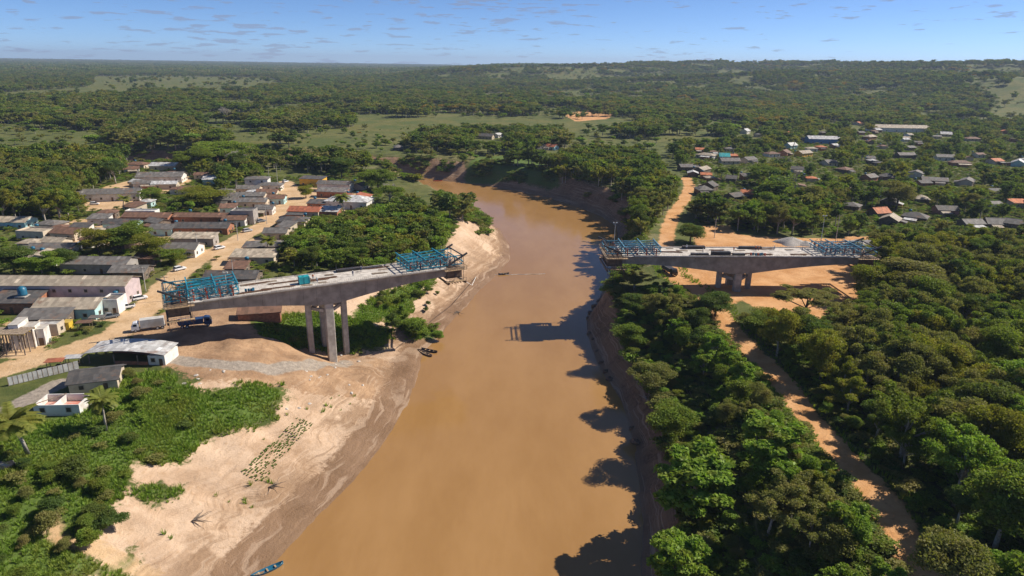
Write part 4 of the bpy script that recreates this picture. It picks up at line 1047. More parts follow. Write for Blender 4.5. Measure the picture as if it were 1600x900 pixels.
kiosk(117, 570, 'open kiosk with a pale roof at the street edge above the fence', RF['white'])
kiosk(88, 576, 'small kiosk with a rusty roof at the street edge above the fence', RF['red'])
kiosk(134, 516, 'stacked-timber kiosk with a brown roof beside the ditch', RF['brown'])
kiosk(154, 507, 'kiosk with a grey roof beside the parked grey pickup', RF['grey'])
def crate():
    p = P(102, 515, 0)
    t = thing('yellow_booth', 'yellow-ochre booth beside the cream hut', 'booth', (p[0], p[1], 0), .15)
    m = MB(); m.box((0, 0, 1.2), (3.6, 2.6, 2.6)); m.build('body', M['yellow'], t); slab('roof', (0, 0, 2.6), (3.9, 2.9, .12), M['wood_yellow'], t); slab('hatch', (0, -1.32, 1.5), (1.6, .08, .9), doorm, t)
    HOUSES.append((p[0], p[1], 2.5, 0, 4, 3)); protect(92, 500, 114, 520, p[1])
crate()
def pole(px, py, h, label, group):
    p = G(px, py)
    t = thing('utility_pole', label, 'pole', tuple(p), 0, group)
    m = MB(); m.tube([(0, 0, -.3), (0, 0, h)], [.17, .1], 7); m.build('post', M['pole'], t)
    slab('crossarm', (0, 0, h - .5), (2.2, .12, .14), M['wood_grey'], t)
    for x in (-.95, 0, .95): slab('insulator', (x, 0, h - .35), (.1, .1, .2), M['white'], t)
PG = 'utility poles along the town street'
for px, py in ((228, 455), (310, 396), (372, 376), (417, 350), (366, 442), (262, 470)): pole(px, py, 8.5, 'pale utility pole with crossarm along the town street', PG)
pole(434, 288, 13, 'tall pale utility pole by the white two-storey house', None); pole(421, 284, 10, 'shorter utility pole by the white two-storey house', None)
pole(1116, 372, 9, 'utility pole in the red dirt clearing behind the bridge', None); pole(1305, 380, 13, 'tall utility pole behind the gravel heaps', None)
pole(992, 362, 8, 'utility pole beside the riverside trees and red road', None); pole(1412, 236, 12, 'utility pole above the village roofs', None)
# --- teal tarpaulin and gravel heaps
def heap(px, py, r, h, label, mat='gravelpile'):
    p = G(px, py); m = MB(); rr = random.Random(px); rings = 7; seg = 18; v = []; f = []
    for i in range(rings):
        a = i / (rings - 1)
        for k in range(seg):
            q = r * (1 - a) * (1 + .18 * math.sin(k * 1.3 + px) + rr.uniform(-.07, .07)); ang = 2 * math.pi * k / seg
            v.append((q * math.cos(ang) * 1.25, q * math.sin(ang), -.3 + (h + .3) * (a ** .8) * rr.uniform(.93, 1.05)))
    for i in range(rings - 1):
        for k in range(seg): f.append((i * seg + k, i * seg + (k + 1) % seg, (i + 1) * seg + (k + 1) % seg, (i + 1) * seg + k))
    m.add(v, f); o = m.build('gravel_heap', M[mat], None, True); o.location = tuple(p); tag(o, label, 'gravel heap')
heap(1236, 380, 6, 3.0, 'grey gravel heap behind the bridge deck'); heap(1368, 386, 9, 3.6, 'tan gravel heap at the bridge end by the trees'); heap(1340, 384, 7, 3.0, 'smaller grey gravel heap next to the form traveler')
heap(1258, 382, 4, 1.8, 'low grey gravel heap beside the tall gravel heap')
p = P(267, 353, 3)
m = MB(); gr_ = 8
for i in range(gr_):
    for j in range(gr_):
        q = lambda a, b_: ((a / gr_ - .5) * 8, (b_ / gr_ - .5) * 9, 3.2 - 2.2 * abs(b_ / gr_ - .35) + .35 * math.sin(a * 2.1 + b_) - .8 * (a / gr_ - .5) ** 2 * 4)
        m.add([q(i, j), q(i + 1, j), q(i + 1, j + 1), q(i, j + 1)], [(0, 1, 2, 3)])
o = m.build('tarpaulin', M['teal']); o.location = (p[0], p[1], .4); tag(o, 'turquoise tarpaulin draped over a roof frame', 'tarpaulin')
for k in range(4): slab('prop', (-3.6 + 7.2 * (k % 2), -3 + 6 * (k // 2), 1.0), (.15, .15, 2.6), M['wood_grey'], o)

# ---------------------------------------------------------------- vehicles
def wheel_mesh():
    m = MB(); m.tube([(0, -.11, 0), (0, -.09, 0), (0, .09, 0), (0, .11, 0)], [.28, .34, .34, .28], 14); a = m.mesh('tyre', M['rubber'])
    m = MB(); m.tube([(0, -.12, 0), (0, .12, 0)], .19, 10); b_ = m.mesh('rim', M['carsilver'])
    return a, b_
TYRE, RIM = wheel_mesh()
def loft(m, secs, mi=0):
    """closed rings of equal count joined along their order, ends capped"""
    k = len(secs[0]); v = [p for s in secs for p in s]; f = []
    for i in range(len(secs) - 1):
        for j in range(k): f.append((i * k + j, i * k + (j + 1) % k, (i + 1) * k + (j + 1) % k, (i + 1) * k + j))
    f += [tuple(range(k - 1, -1, -1)), tuple(range((len(secs) - 1) * k, len(secs) * k))]
    m.add(v, f, mi)
def wheels(t, xs, y, s=1.0):
    for x in xs:
        for sgn in (-1, 1):
            w = bpy.data.objects.new('wheel', None); COL.objects.link(w); w.parent = t; w.location = (x, sgn * y, .34 * s); w.scale = (s, s, s); w.empty_display_size = .1
            link('tyre', TYRE, w); link('rim', RIM, w)
def car(px, py, rz, mat, label, kind='suv', z=None):
    p = G(px, py)
    t = thing('parked_car', label, 'car', (p[0], p[1], p[2] + .02), rz)
    prof = {'suv': [(-2.2, .95), (-2.1, 1.0), (-.9, 1.0), (.7, 1.0), (2.0, .92), (2.2, .75)], 'pickup': [(-2.6, .98), (-2.5, 1.0), (-.7, 1.0), (1.1, 1.0), (2.3, .95), (2.55, .78)]}[kind]
    m = MB(); secs = []
    for x, h in prof:
        w = .86 if abs(x) > 2.05 else .92
        secs.append([(x, -w, .38), (x, w, .38), (x, w + .02, .7), (x, w - .06, h), (x, -w + .06, h), (x, -w - .02, .7)])
    loft(m, secs); m.build('body', mat, t)
    cab = {'suv': [(-2.05, 1.0, .8), (-1.75, 1.58, .66), (-.2, 1.66, .68), (.35, 1.6, .66), (1.15, 1.0, .8)], 'pickup': [(-.75, 1.0, .82), (-.6, 1.62, .68), (.4, 1.7, .7), (.75, 1.64, .68), (1.5, 1.0, .82)]}[kind]
    m = MB(); secs = []
    for x, h, w in cab: secs.append([(x, -.84, .97), (x, .84, .97), (x, w, h), (x, -w, h)])
    loft(m, secs); m.build('glasshouse', M['glass'], t)
    top = cab[1:-1]
    m = MB(); secs = [[(x, -w - .015, h - .03), (x, w + .015, h - .03), (x, w - .06, h + .05), (x, -w + .06, h + .05)] for x, h, w in top]; loft(m, secs); m.build('roof', mat, t)
    if kind == 'pickup': slab('bed_liner', (-1.65, 0, 1.02), (1.6, 1.5, .06), M['rubber'], t)
    for y in (-.62, .62):
        slab('headlight', (prof[-1][0] - .03, y, .68), (.12, .36, .16), M['lamp'], t); slab('taillight', (prof[0][0] - .01, y, .8), (.08, .3, .2), M['tail'], t)
    wheels(t, (-1.4, 1.4) if kind == 'suv' else (-1.6, 1.6), .82)
    protect(px - 9, py - 7, px + 9, py + 6, p[1])
up = math.radians(82)
car(343, 389, up - .5, M['carwhite'], 'white car parked by the pale corner facade'); car(281, 422, up - .5, M['carwhite'], 'white car parked by the roadside bushes below the grey-roofed house')
car(387, 362, up - .6, M['carsilver'], 'silver car parked on the pale pavement of the street'); car(408, 347, up - .6, M['cargrey'], 'dark grey car parked farther up the street')
car(219, 468, up - .7, M['carwhite'], 'white car by the guesthouse gable', 'suv'); car(197, 482, up - .8 + math.pi, M['carwhite'], 'white pickup parked by the white shop front', 'pickup'); car(186, 476, up - .7, M['carwhite'], 'white car tucked behind the white pickup')
car(172, 497, up - .8 + math.pi, M['cargrey'], 'grey pickup parked below the white pickup', 'pickup'); car(148, 320, .3, M['carwhite'], 'white car in front of the white-walled school'); car(446, 285, 1.2, M['carwhite'], 'white car at the top end of the street')
car(3, 735, .9, M['carblack'], 'black car beside the overgrown lane')
def truck(loc, rz, cabm, bodym, label, box=True):
    t = thing('truck', label, 'truck', loc, rz)
    slab('chassis', (-.6, 0, .85), (8.4, .9, .3), M['dark_steel'], t)
    m = MB(); loft(m, [[(x, -1.15, .6), (x, 1.15, .6), (x, 1.18, 1.7), (x, w, h), (x, -w, h), (x, -1.18, 1.7)] for x, h, w in ((2.0, 2.75, 1.05), (2.6, 2.85, 1.05), (3.5, 2.65, 1.0), (4.0, 1.7, 1.1))]); m.build('cab', cabm, t)
    m = MB(); m.add([(3.56, -.95, 2.5), (3.56, .95, 2.5), (3.96, 1.0, 1.75), (3.96, -1.0, 1.75), (3.6, -.95, 2.53), (3.6, .95, 2.53), (4.01, 1.0, 1.78), (4.01, -1.0, 1.78)], [(0, 1, 2, 3), (4, 7, 6, 5), (0, 4, 5, 1), (1, 5, 6, 2), (2, 6, 7, 3), (3, 7, 4, 0)]); m.build('windscreen', M['glass'], t)
    for y in (-1.17, 1.17): slab('side_window', (2.95, y * .97, 2.1), (.9, .12, .6), M['glass'], t)
    for y in (-.85, .85): slab('headlight', (4.0, y, 1.0), (.1, .35, .22), M['lamp'], t)
    if box:
        m = MB(); m.box((-1.4, 0, 2.2), (6.2, 2.3, 2.4)); m.build('cargo_box', bodym, t)
        for k in range(6): slab('box_rib', (-4.3 + k * 1.1, -1.17, 2.2), (.1, .06, 2.3), M['carsilver'], t)
    else:
        m = MB(); m.prism([(-4.8, 1.1), (1.6, 1.1), (1.9, 2.5), (-5.1, 2.3)], 'y', -1.2, 1.2); m.build('dump_body', bodym, t)
    wheels(t, (3.0, -2.6, -3.9), 1.0, 1.45)
    return t
p = P(230, 509, 1.5); truck((p[0], p[1], terrain1(p[0], p[1])), math.radians(205), M['carwhite'], pmat('grimy_white', (0.55, 0.53, 0.49), .6, .15, .5, (0.36, 0.30, 0.24)), 'white box truck parked beneath the bridge end'); protect(200, 490, 255, 525, p[1])
p = P(308, 505, 1.5); truck((p[0], p[1], terrain1(p[0], p[1])), math.radians(20), M['truckblue_shaded'], M['truckblue_shaded'], 'blue tipper truck darkened as if shaded, under the bridge', False)
p = P(1047, 424, 1); truck((p[0], p[1], terrain1(p[0], p[1])), math.radians(-75), M['carblack'], M['dark_steel'], 'dark tipper truck on the red road under the bridge', False); protect(1035, 412, 1060, 428, p[1])
# --- boats
def boat(px, py, L, rz, mat, label, people=0):
    p = P(px, py, WATER)
    t = thing('canoe', label, 'boat', (p[0], p[1], WATER - .12), rz)
    m = MB(); secs = []
    for k in range(9):
        a = -1 + 2 * k / 8; w = .62 * (1 - abs(a) ** 2.6) + .05; z = .12 + .35 * abs(a) ** 3; x = a * L / 2
        secs.append([(x, -w, .52 + z), (x, -w * .7, z * .6), (x, w * .7, z * .6), (x, w, .52 + z), (x, w - .06, .52 + z), (x, (w - .06) * .62, .16 + z * .6), (x, -(w - .06) * .62, .16 + z * .6), (x, -w + .06, .52 + z)])
    loft(m, secs); m.build('hull', mat, t)
    for x in (-L * .25, 0, L * .25): slab('thwart', (x, 0, .48), (.3, 1.0, .06), M['wood'], t)
    return p
boat(664, 553, 7, math.radians(-42), M['wood_grey'], 'grey wooden canoe moored at the muddy landing'); boat(671, 549, 6, math.radians(-25), M['dark_steel'], 'dark canoe moored beside the grey canoe')
boat(656, 281, 8, .1, M['wood_grey'], 'long canoe on the outer bank of the river bend'); boat(684, 283, 7, .2, M['red'], 'red-brown boat on the outer bank of the river bend'); boat(787, 429, 5, .3, M['dark_steel'], 'small dark boat crossing the river by the white rope')
boat(418, 893, 6, .7, M['tankblue'], 'blue canoe pulled in at the foot of the sandy bank')
m = MB(); a0 = P(745, 430, WATER + .1); a1 = P(852, 428, WATER + .1)
pts = [Vector(a0).lerp(Vector(a1), k / 20) + Vector((0, math.sin(k * 1.7) * .25, 0)) for k in range(21)]
o = Vector(on_deck(BL, BL[2] + 5.5, -7, -4.7))
m.tube([o, (o + Vector(a0)) / 2 - Vector((0, 0, 3))] + pts, .11, 5); o = m.build('rope', M['white']); tag(o, 'white rope hanging from the form traveler and floating across the river', 'rope')
# --- rows of seedlings on the sand
sd_b = MB(); rr = random.Random(3)
for k in range(9):
    a = k * 2.4; d = Vector((math.cos(a), math.sin(a), .9)).normalized() * rr.uniform(.45, .65); s_ = Vector((-math.sin(a), math.cos(a), 0)) * .16
    sd_b.add([(0, 0, 0), d * .6 + s_, d, d * .6 - s_], [(0, 1, 2, 3)])
leaf_mat('seedling_leaf', (0.05, 0.10, 0.015), (0.09, 0.14, 0.02))
seed_me = sd_b.mesh('seedling', MATS['seedling_leaf'])
quad = [G(380, 738), G(408, 752), G(487, 662), G(463, 655)]
for i in range(8):
    for j in range(26):
        u, v = i / 7, j / 25
        q = (1 - v) * ((1 - u) * quad[0] + u * quad[1]) + v * ((1 - u) * quad[3] + u * quad[2])
        x, y = q[0] + rr.uniform(-.25, .25), q[1] + rr.uniform(-.25, .25)
        if rr.random() < .08: continue
        o = link('seedling', seed_me, None, (x, y, terrain1(x, y)), (0, 0, rr.uniform(0, 6)), (rr.uniform(.5, .85),) * 3)
        tag(o, 'small green seedling planted in rows on the sandy bank', 'seedling', 'seedlings in rows on the sandy bank')
# --- rocks and driftwood
def rock(p, s, mat, label, group, seed):
    rr = random.Random(seed); m = MB(); v = []; f = []; R_, S_ = 6, 8
    for i in range(R_ + 1):
        th = math.pi * i / R_
        for k in range(S_):
            ph = 2 * math.pi * k / S_; q = 1 + rr.uniform(-.22, .22)
            v.append((s * 1.3 * q * math.sin(th) * math.cos(ph), s * q * math.sin(th) * math.sin(ph), s * .7 * q * math.cos(th)))
    for i in range(R_):
        for k in range(S_): f.append((i * S_ + k, i * S_ + (k + 1) % S_, (i + 1) * S_ + (k + 1) % S_, (i + 1) * S_ + k))
    m.add(v, f); o = m.build('rock', mat); o.location = tuple(p); o.rotation_euler = (0, 0, rr.uniform(0, 6)); tag(o, label, 'rock', group)
M['mudrock'] = pmat('mud_rock', (0.19, 0.125, 0.08), .95, .3, 1.0, (0.07, 0.05, 0.04)); M['palerock'] = pmat('pale_rock', (0.55, 0.50, 0.44), .95, .2, 1.0)
for k, (px, py) in enumerate(((920, 488), (917, 496), (923, 505), (918, 520), (925, 530), (932, 548), (938, 566), (927, 478), (935, 470), (950, 592), (944, 580), (985, 668), (990, 690))):
    p = P(px + 2, py, WATER + .4); rock(p, rr.uniform(.45, 1.05), M['mudrock'], 'dark mud block fallen at the foot of the steep bank', 'mud blocks along the steep bank', k)
for k in range(26):
    px, py = rr.choice(((310, 590), (330, 585), (500, 590), (560, 610), (470, 640), (300, 600), (540, 565)))
    p = G(px + rr.uniform(-25, 25), py + rr.uniform(-10, 12)); rock(p, rr.uniform(.2, .5), M['palerock'], 'pale rubble stone on the bare earth by the bridge columns', 'pale stones on the bare earth', 100 + k)
def driftwood(px, py, L, label, seed, dark=True):
    p = G(px, py); rr = random.Random(seed); m = MB()
    for k in range(8):
        a = rr.uniform(-.5, .5) + (0 if k < 4 else rr.uniform(-1, 1)); q = Vector((0, 0, .15)); pts = [q]; l_ = L * rr.uniform(.4, 1)
        for s_ in range(5): pts.append(pts[-1] + Vector((math.cos(a) * l_ / 5, math.sin(a) * l_ / 5, rr.uniform(-.05, .22)))); a += rr.uniform(-.4, .4)
        m.tube(pts, [.13, .11, .09, .06, .04, .02], 5)
    o = m.build('driftwood', M['bark'] if dark else M['bark_pale']); o.location = tuple(p); o.rotation_euler = (0, 0, rr.uniform(0, 6)); tag(o, label, 'driftwood')
driftwood(300, 815, 5, 'dark tangle of driftwood on the sandy slope', 1); driftwood(420, 762, 4, 'dead branch lying below the seedling rows', 2); driftwood(718, 488, 6, 'dead branches at the water edge under the form traveler', 3); driftwood(1010, 625, 4, 'pale dead branch on the steep bank', 4, False)
# ---------------------------------------------------------------- foliage
LEAF = {'a': leaf_mat('leaf_mid_green', (0.075, 0.112, 0.018), (0.155, 0.200, 0.034)), 'b': leaf_mat('leaf_dark_green', (0.048, 0.080, 0.020), (0.105, 0.145, 0.034)),
        'c': leaf_mat('leaf_olive', (0.10, 0.108, 0.030), (0.185, 0.180, 0.055), (0.16, 0.12, 0.045)), 'd': leaf_mat('leaf_bright_green', (0.095, 0.160, 0.022), (0.18, 0.25, 0.042)),
        'e': leaf_mat('leaf_yellow_green', (0.10, 0.12, 0.014), (0.19, 0.19, 0.028), (0.18, 0.13, 0.03)),
        'y': leaf_mat('leaf_yellow_blossom', (0.12, 0.09, 0.012), (0.26, 0.17, 0.02), (0.2, 0.12, 0.02)), 'p': leaf_mat('palm_leaf', (0.085, 0.105, 0.02), (0.18, 0.185, 0.045)),
        'g': leaf_mat('grass_blade', (0.085, 0.145, 0.02), (0.155, 0.215, 0.035), (0.20, 0.175, 0.05), .25, .45, .09)}
def leaf_quads(c, nrm, size, rng, aspect=.62):
    n_ = len(c)
    nrm = nrm / (np.linalg.norm(nrm, axis=1, keepdims=True) + 1e-9)
    t = np.cross(nrm, rng.normal(size=(n_, 3))); t /= np.linalg.norm(t, axis=1, keepdims=True) + 1e-9
    b_ = np.cross(nrm, t)
    s = (size * rng.uniform(.65, 1.35, n_))[:, None]
    v = np.stack([c - t * s * .5, c + b_ * s * aspect * .5 - nrm * s * .08, c + t * s * .5, c - b_ * s * aspect * .5 - nrm * s * .08], 1)
    return v.reshape(-1, 3)
def clumps_for(shape, rng, H, R):
    out = []
    if shape == 'round':
        k = rng.integers(22, 30)
        for i in range(k):
            d = rng.normal(size=3); d /= np.linalg.norm(d); d[2] = d[2] * .9 + .15; q = rng.uniform(.45, .8)
            out.append((d[0] * R * q, d[1] * R * q, H * .55 + d[2] * H * .38 * q / .75, R * rng.uniform(.17, .40)))
        out.append((0, 0, H * .55, R * .5))
    elif shape == 'spread':
        k = rng.integers(24, 32)
        for i in range(k):
            a = rng.uniform(0, 6.283); q = math.sqrt(rng.uniform(.02, 1)) * .82
            out.append((math.cos(a) * R * q, math.sin(a) * R * q, H * (.80 - .28 * q * q) + rng.uniform(-.07, .07) * H, R * rng.uniform(.15, .32)))
    elif shape == 'tall':
        k = rng.integers(18, 26)
        for i in range(k):
            a = rng.uniform(0, 6.283); z = rng.uniform(.38, .93); q = rng.uniform(.2, .75) * (1.15 - abs(z - .6) * 1.5)
            out.append((math.cos(a) * R * q, math.sin(a) * R * q, H * z, R * rng.uniform(.18, .38)))
    elif shape == 'flat':
        for i in range(22):
            a = rng.uniform(0, 6.283); q = math.sqrt(rng.uniform(.05, 1)) * .9
            out.append((math.cos(a) * R * q, math.sin(a) * R * q, H * rng.choice([.66, .78, .9]) + rng.uniform(-.03, .03) * H, R * rng.uniform(.16, .28)))
    elif shape == 'open':
        for i in range(46):
            a = rng.uniform(0, 6.283); z = rng.uniform(.36, .97); q = math.sqrt(rng.uniform(.05, 1)) * (1.1 - .5 * z)
            out.append((math.cos(a) * R * q, math.sin(a) * R * q, H * z, R * rng.uniform(.11, .21)))
    elif shape == 'ragged':
        for i in range(15):
            a = rng.uniform(0, 6.283); L_ = R * rng.uniform(.45, 1.15); z0 = H * rng.uniform(.35, .6); rise = H * rng.uniform(.05, .42)
            for q in np.linspace(.4, 1, 5):
                out.append((math.cos(a) * L_ * q + rng.normal() * .25, math.sin(a) * L_ * q + rng.normal() * .25, min(z0 + rise * q + rng.normal() * .3, H * .98), R * rng.uniform(.10, .21)))
        for i in range(6): out.append((rng.normal() * R * .2, rng.normal() * R * .2, H * rng.uniform(.6, .92), R * rng.uniform(.14, .24)))
    elif shape == 'bush':
        for i in range(10):
            a = rng.uniform(0, 6.283); q = rng.uniform(0, .7)
            out.append((math.cos(a) * R * q, math.sin(a) * R * q, H * rng.uniform(.3, .72), R * rng.uniform(.3, .45)))
    return np.array(out)
def crown_arrays(shape, seed, nleaf, leaf, H=12.0, R=5.0, core=True):
    rng = np.random.default_rng(seed)
    cl = clumps_for(shape, rng, H, R)
    w = cl[:, 3] ** 2; w /= w.sum()
    pick = rng.choice(len(cl), nleaf, p=w)
    d = rng.normal(size=(nleaf, 3)); d /= np.linalg.norm(d, axis=1, keepdims=True)
    d[:, 2] = np.where(d[:, 2] < -.3, -d[:, 2], d[:, 2])
    flat = np.array([1.05, 1.05, .38 if shape == 'flat' else .72])
    rad = cl[pick, 3] * np.where(rng.random(nleaf) < .75, rng.uniform(.72, 1.28, nleaf), rng.uniform(.3, .8, nleaf))
    c = cl[pick, :3] + d * flat * rad[:, None]
    c[:, 2] = np.maximum(c[:, 2], .06 * H)
    nr = d * .4 + np.array([0, 0, .45]) + rng.normal(size=(nleaf, 3)) * .8
    V = [leaf_quads(c, nr, leaf, rng)]
    if core:                               # larger inner leaves close the crown
        k = max(30, nleaf // 12); pick = rng.choice(len(cl), k, p=w)
        c2 = cl[pick, :3] * np.array([.9, .9, 1]) + rng.normal(size=(k, 3)) * cl[pick, 3][:, None] * .3
        V.append(leaf_quads(c2, rng.normal(size=(k, 3)), leaf * 1.7, rng, .8))
    v = np.concatenate(V)
    f = np.arange(len(v)).reshape(-1, 4)
    return v, f, cl
def mesh_arrays(name, v, f, mats, mi=None):
    me = bpy.data.meshes.new(name)
    me.vertices.add(len(v)); me.vertices.foreach_set('co', np.asarray(v, float).ravel())
    me.loops.add(f.size); me.loops.foreach_set('vertex_index', f.ravel().astype(np.int32))
    me.polygons.add(len(f)); me.polygons.foreach_set('loop_start', np.arange(0, f.size, 4)); me.polygons.foreach_set('loop_total', np.full(len(f), 4))
    for m_ in mats: me.materials.append(m_)
    if mi is not None: me.polygons.foreach_set('material_index', mi)
    me.update(calc_edges=True)
    return me
def trunk_mb(cl, seed, H, rad, nl=7, base=-.6, n=6):
    rr = random.Random(seed); m = MB()
    lean = (rr.uniform(-.3, .3), rr.uniform(-.3, .3)); fork = H * rr.uniform(.28, .4)
    m.tube([(0, 0, base), (lean[0] * .4, lean[1] * .4, fork * .5), (lean[0], lean[1], fork), (lean[0] * 1.4, lean[1] * 1.4, H * .72)], [rad * 1.25, rad, rad * .8, rad * .25], n)
    ids = sorted(range(len(cl)), key=lambda i: -cl[i][3])[:nl]
    for i in ids:
        e = Vector(cl[i][:3]); s = Vector((lean[0], lean[1], fork * rr.uniform(.8, 1.1)))
        mid = s.lerp(e, .5) + Vector((rr.uniform(-.4, .4), rr.uniform(-.4, .4), rr.uniform(-.1, .5)))
        m.tube([s, mid, e], [rad * .5, rad * .33, rad * .1], 5)
    return m
HI = {}
def hi_proto(shape, lf, seed, nleaf, leaf, bark='bark', trad=.26, nl=7):
    v, f, cl = crown_arrays(shape, seed, nleaf, leaf)
    cr = mesh_arrays('crown', v, f, [LEAF[lf]])
    tr = trunk_mb(cl, seed, 12.0, trad, nl).mesh('trunk', M[bark], True)
    return cr, tr
NL = 14000
HI['round'] = [hi_proto('round', l_, 10 + i, NL, .34) for i, l_ in enumerate('adbcaeb')]
HI['spread'] = [hi_proto('spread', l_, 30 + i, NL, .33, 'bark_pale') for i, l_ in enumerate('acbceac')]
HI['tall'] = [hi_proto('tall', l_, 50 + i, NL, .34, 'bark_pale') for i, l_ in enumerate('baceac')]
HI['ragged'] = [hi_proto('ragged', l_, 90 + i, 13000, .33, 'bark_pale', .24, 14) for i, l_ in enumerate('acbdeacb')]
HI['flat'] = [hi_proto('flat', l_, 60 + i, NL, .30) for i, l_ in enumerate('ac')]
HI['open'] = [hi_proto('open', 'd', 70 + i, 6500, .62, 'bark_pale', .2, 16) for i in range(3)]
HI['bush'] = [hi_proto('bush', l_, 80 + i, 6500, .46, 'bark', .1, 4) for i, l_ in enumerate('adbc')]
def palm_meshes(seed, H=9.0):
    rr = random.Random(seed); V = []; Fq = []
    top = Vector((rr.uniform(-.8, .8), rr.uniform(-.8, .8), H))
    for k in range(27):
        a = k * 2.4 + rr.uniform(-.2, .2); el = rr.uniform(-.15, 1.25); L_ = rr.uniform(3.0, 3.8)
        pt = top.copy(); d = Vector((math.cos(a) * math.cos(el), math.sin(a) * math.cos(el), math.sin(el)))
        side = Vector((-math.sin(a), math.cos(a), 0)); pts = [pt.copy()]
        for s in range(9):
            pt = pt + d * (L_ / 9); d = (d + Vector((0, 0, -.17))).normalized(); pts.append(pt.copy())
        for s in range(9):
            for sg in (-1, 1):
                for h_ in (0.0, .5):
                    p0 = pts[s].lerp(pts[s + 1], h_); dd = (pts[s + 1] - pts[s]).normalized()
                    ll = (.95 - abs(s - 3.5) * .09)
                    e = p0 + side * sg * ll * .85 + dd * ll * .5 + Vector((0, 0, -.32 * ll)); w_ = dd * .17
                    o_ = len(V); V += [p0 - w_, p0 + w_, e + w_ * .3, e - w_ * .3]; Fq.append((o_, o_ + 1, o_ + 2, o_ + 3))
    cr = mesh_arrays('crown', np.array([tuple(q) for q in V]), np.array(Fq), [LEAF['p']])
    m = MB(); m.tube([(0, 0, -.5), (top.x * .3, top.y * .3, H * .4), (top.x * .7, top.y * .7, H * .75), tuple(top)], [.26, .19, .16, .15], 7)
    return cr, m.mesh('trunk', M['bark_pale'], True)
HI['palm'] = [palm_meshes(s) for s in (1, 2, 3)]

# ---------------------------------------------------------------- where trees may stand
FIELD_POLYS = PASTURE + [MEADOW]
def pasture_at(x, y):
    a = np.max([poly_in(q, x, y) for q in FIELD_POLYS], 0)
    k = sstep(1500, 2200, y) * sstep(-400, 100, x)
    hp = (fbm(x / 330, y / 330, 51, 3) - 0.09) * 260 * k - 30 * (1 - k)
    return np.where(y > 3600, -40, np.maximum(a, hp))
for a_, b_ in zip(ROAD_R[:-1], ROAD_R[1:]):
    for k in range(2):
        q = (a_[0] + (b_[0] - a_[0]) * k / 2, a_[1] + (b_[1] - a_[1]) * k / 2)
        px, py, dp = project((q[0], q[1], 0)); w_ = 2.2 * F / dp
        if py < 850: protect(px - w_ * .75, py - w_ * .35, px + w_ * 1.0, py + w_ * .35, q[1])
for q in STREET[3:-1]:
    px, py, dp = project((q[0], q[1], 0)); w_ = 3.5 * F / dp; protect(px - w_, py - w_ * .3, px + w_, py + w_ * .3, q[1])
for x0, y0, x1, y1, d in ((290, 440, 740, 480, 178), (470, 470, 552, 560, 185), (915, 368, 1340, 425, 218), (1095, 420, 1180, 452, 218), (1170, 440, 1330, 468, 222), (245, 430, 330, 500, 170), (640, 380, 740, 445, 200),
                          (415, 262, 510, 274, 560), (620, 284, 960, 300, 480), (700, 340, 790, 440, 250), (1100, 350, 1145, 366, 290), (600, 570, 650, 600, 180), (1040, 205, 1130, 212, 760), (560, 180, 990, 192, 980), (150, 119, 420, 128, 1900), (0, 133, 150, 140, 1500)):
    protect(x0, y0, x1, y1, d)
PB = np.array(PROTECT)
def blocked(x, y, z, h, r):
    """True where a crown would stand in front of something the photograph shows"""
    q = (np.stack([x, y, z + .62 * h], -1) - np.array([0, 0, CAM_H])) @ RM
    k = -q[:, 2]; px = 800 + F * q[:, 0] / k; py = 450 - F * q[:, 1] / k
    hw, hh = r * F / k * .8, .36 * h * F / k
    out = np.zeros(len(x), bool)
    for x0, y0, x1, y1, d in PB:
        out |= (y < d - 1) & (px + hw > x0) & (px - hw < x1) & (py + hh > y0) & (py - hh < y1)
    return out
HP = np.array([(h[0], h[1], h[2]) for h in HOUSES])
def near_house(x, y, r):
    out = np.zeros(len(x), bool)
    for a, b_, q in HP: out |= (x - a) ** 2 + (y - b_) ** 2 < (q * .8 + r * .55) ** 2
    return out
def bank_ok(x, y, k=.85):
    sd = -poly_in(RIVER, x, y); num = 0.0; den = 0.0
    for a, b_, w in WC:
        q = 1.0 / ((x - a) ** 2 + (y - b_) ** 2 + 40.0) ** 1.7; num = num + q * w; den = den + q
    return sd > num / den * k
def open_ground(x, y, r):
    d = np.minimum(seg_dist(ROAD_R, x, y, False) - 2.6, np.minimum(seg_dist(STREET, x, y, False) - 4.5, seg_dist(ROAD_E, x, y, False) - 3))
    return (d > r * .35) & (poly_in(CLEAR_R, x, y) < -r * .3) & (poly_in(CLEAR_R2, x, y) < -r * .3) & (poly_in(SITE_L, x, y) < 0)
CAND = []      # x, y, z, h, r, shape, name, label, group
def zone(pixels, sp, hr, rr_, shapes, label, group, seed, zc=6.0, name='broadleaf_tree', bank=.8, checks=True, sdmin=0, sdmax=1e9):
    rg = np.random.default_rng(seed)
    pl = P0(pixels, zc); a = np.array(pl)
    X, Y = np.meshgrid(np.arange(a[:, 0].min(), a[:, 0].max(), sp), np.arange(a[:, 1].min(), a[:, 1].max(), sp))
    x = X.ravel() + rg.uniform(-.42, .42, X.size) * sp; y = Y.ravel() + rg.uniform(-.42, .42, X.size) * sp
    k = inside(pl, x, y); x, y = x[k], y[k]
    if not len(x): return
    h = rg.uniform(*hr, len(x)); r = h * rg.uniform(*rr_, len(x)); z = terrain(x, y)
    ok = bank_ok(x, y, bank) & open_ground(x, y, r) & ~near_house(x, y, r)
    sdz = -poly_in(RIVER, x, y); ok &= (sdz > sdmin) & (sdz < sdmax)
    if checks: ok &= ~blocked(x, y, z, h, r)
    for i in np.nonzero(ok)[0]:
        CAND.append((x[i], y[i], z[i], h[i], r[i], shapes[rg.integers(len(shapes))], name, label, group))
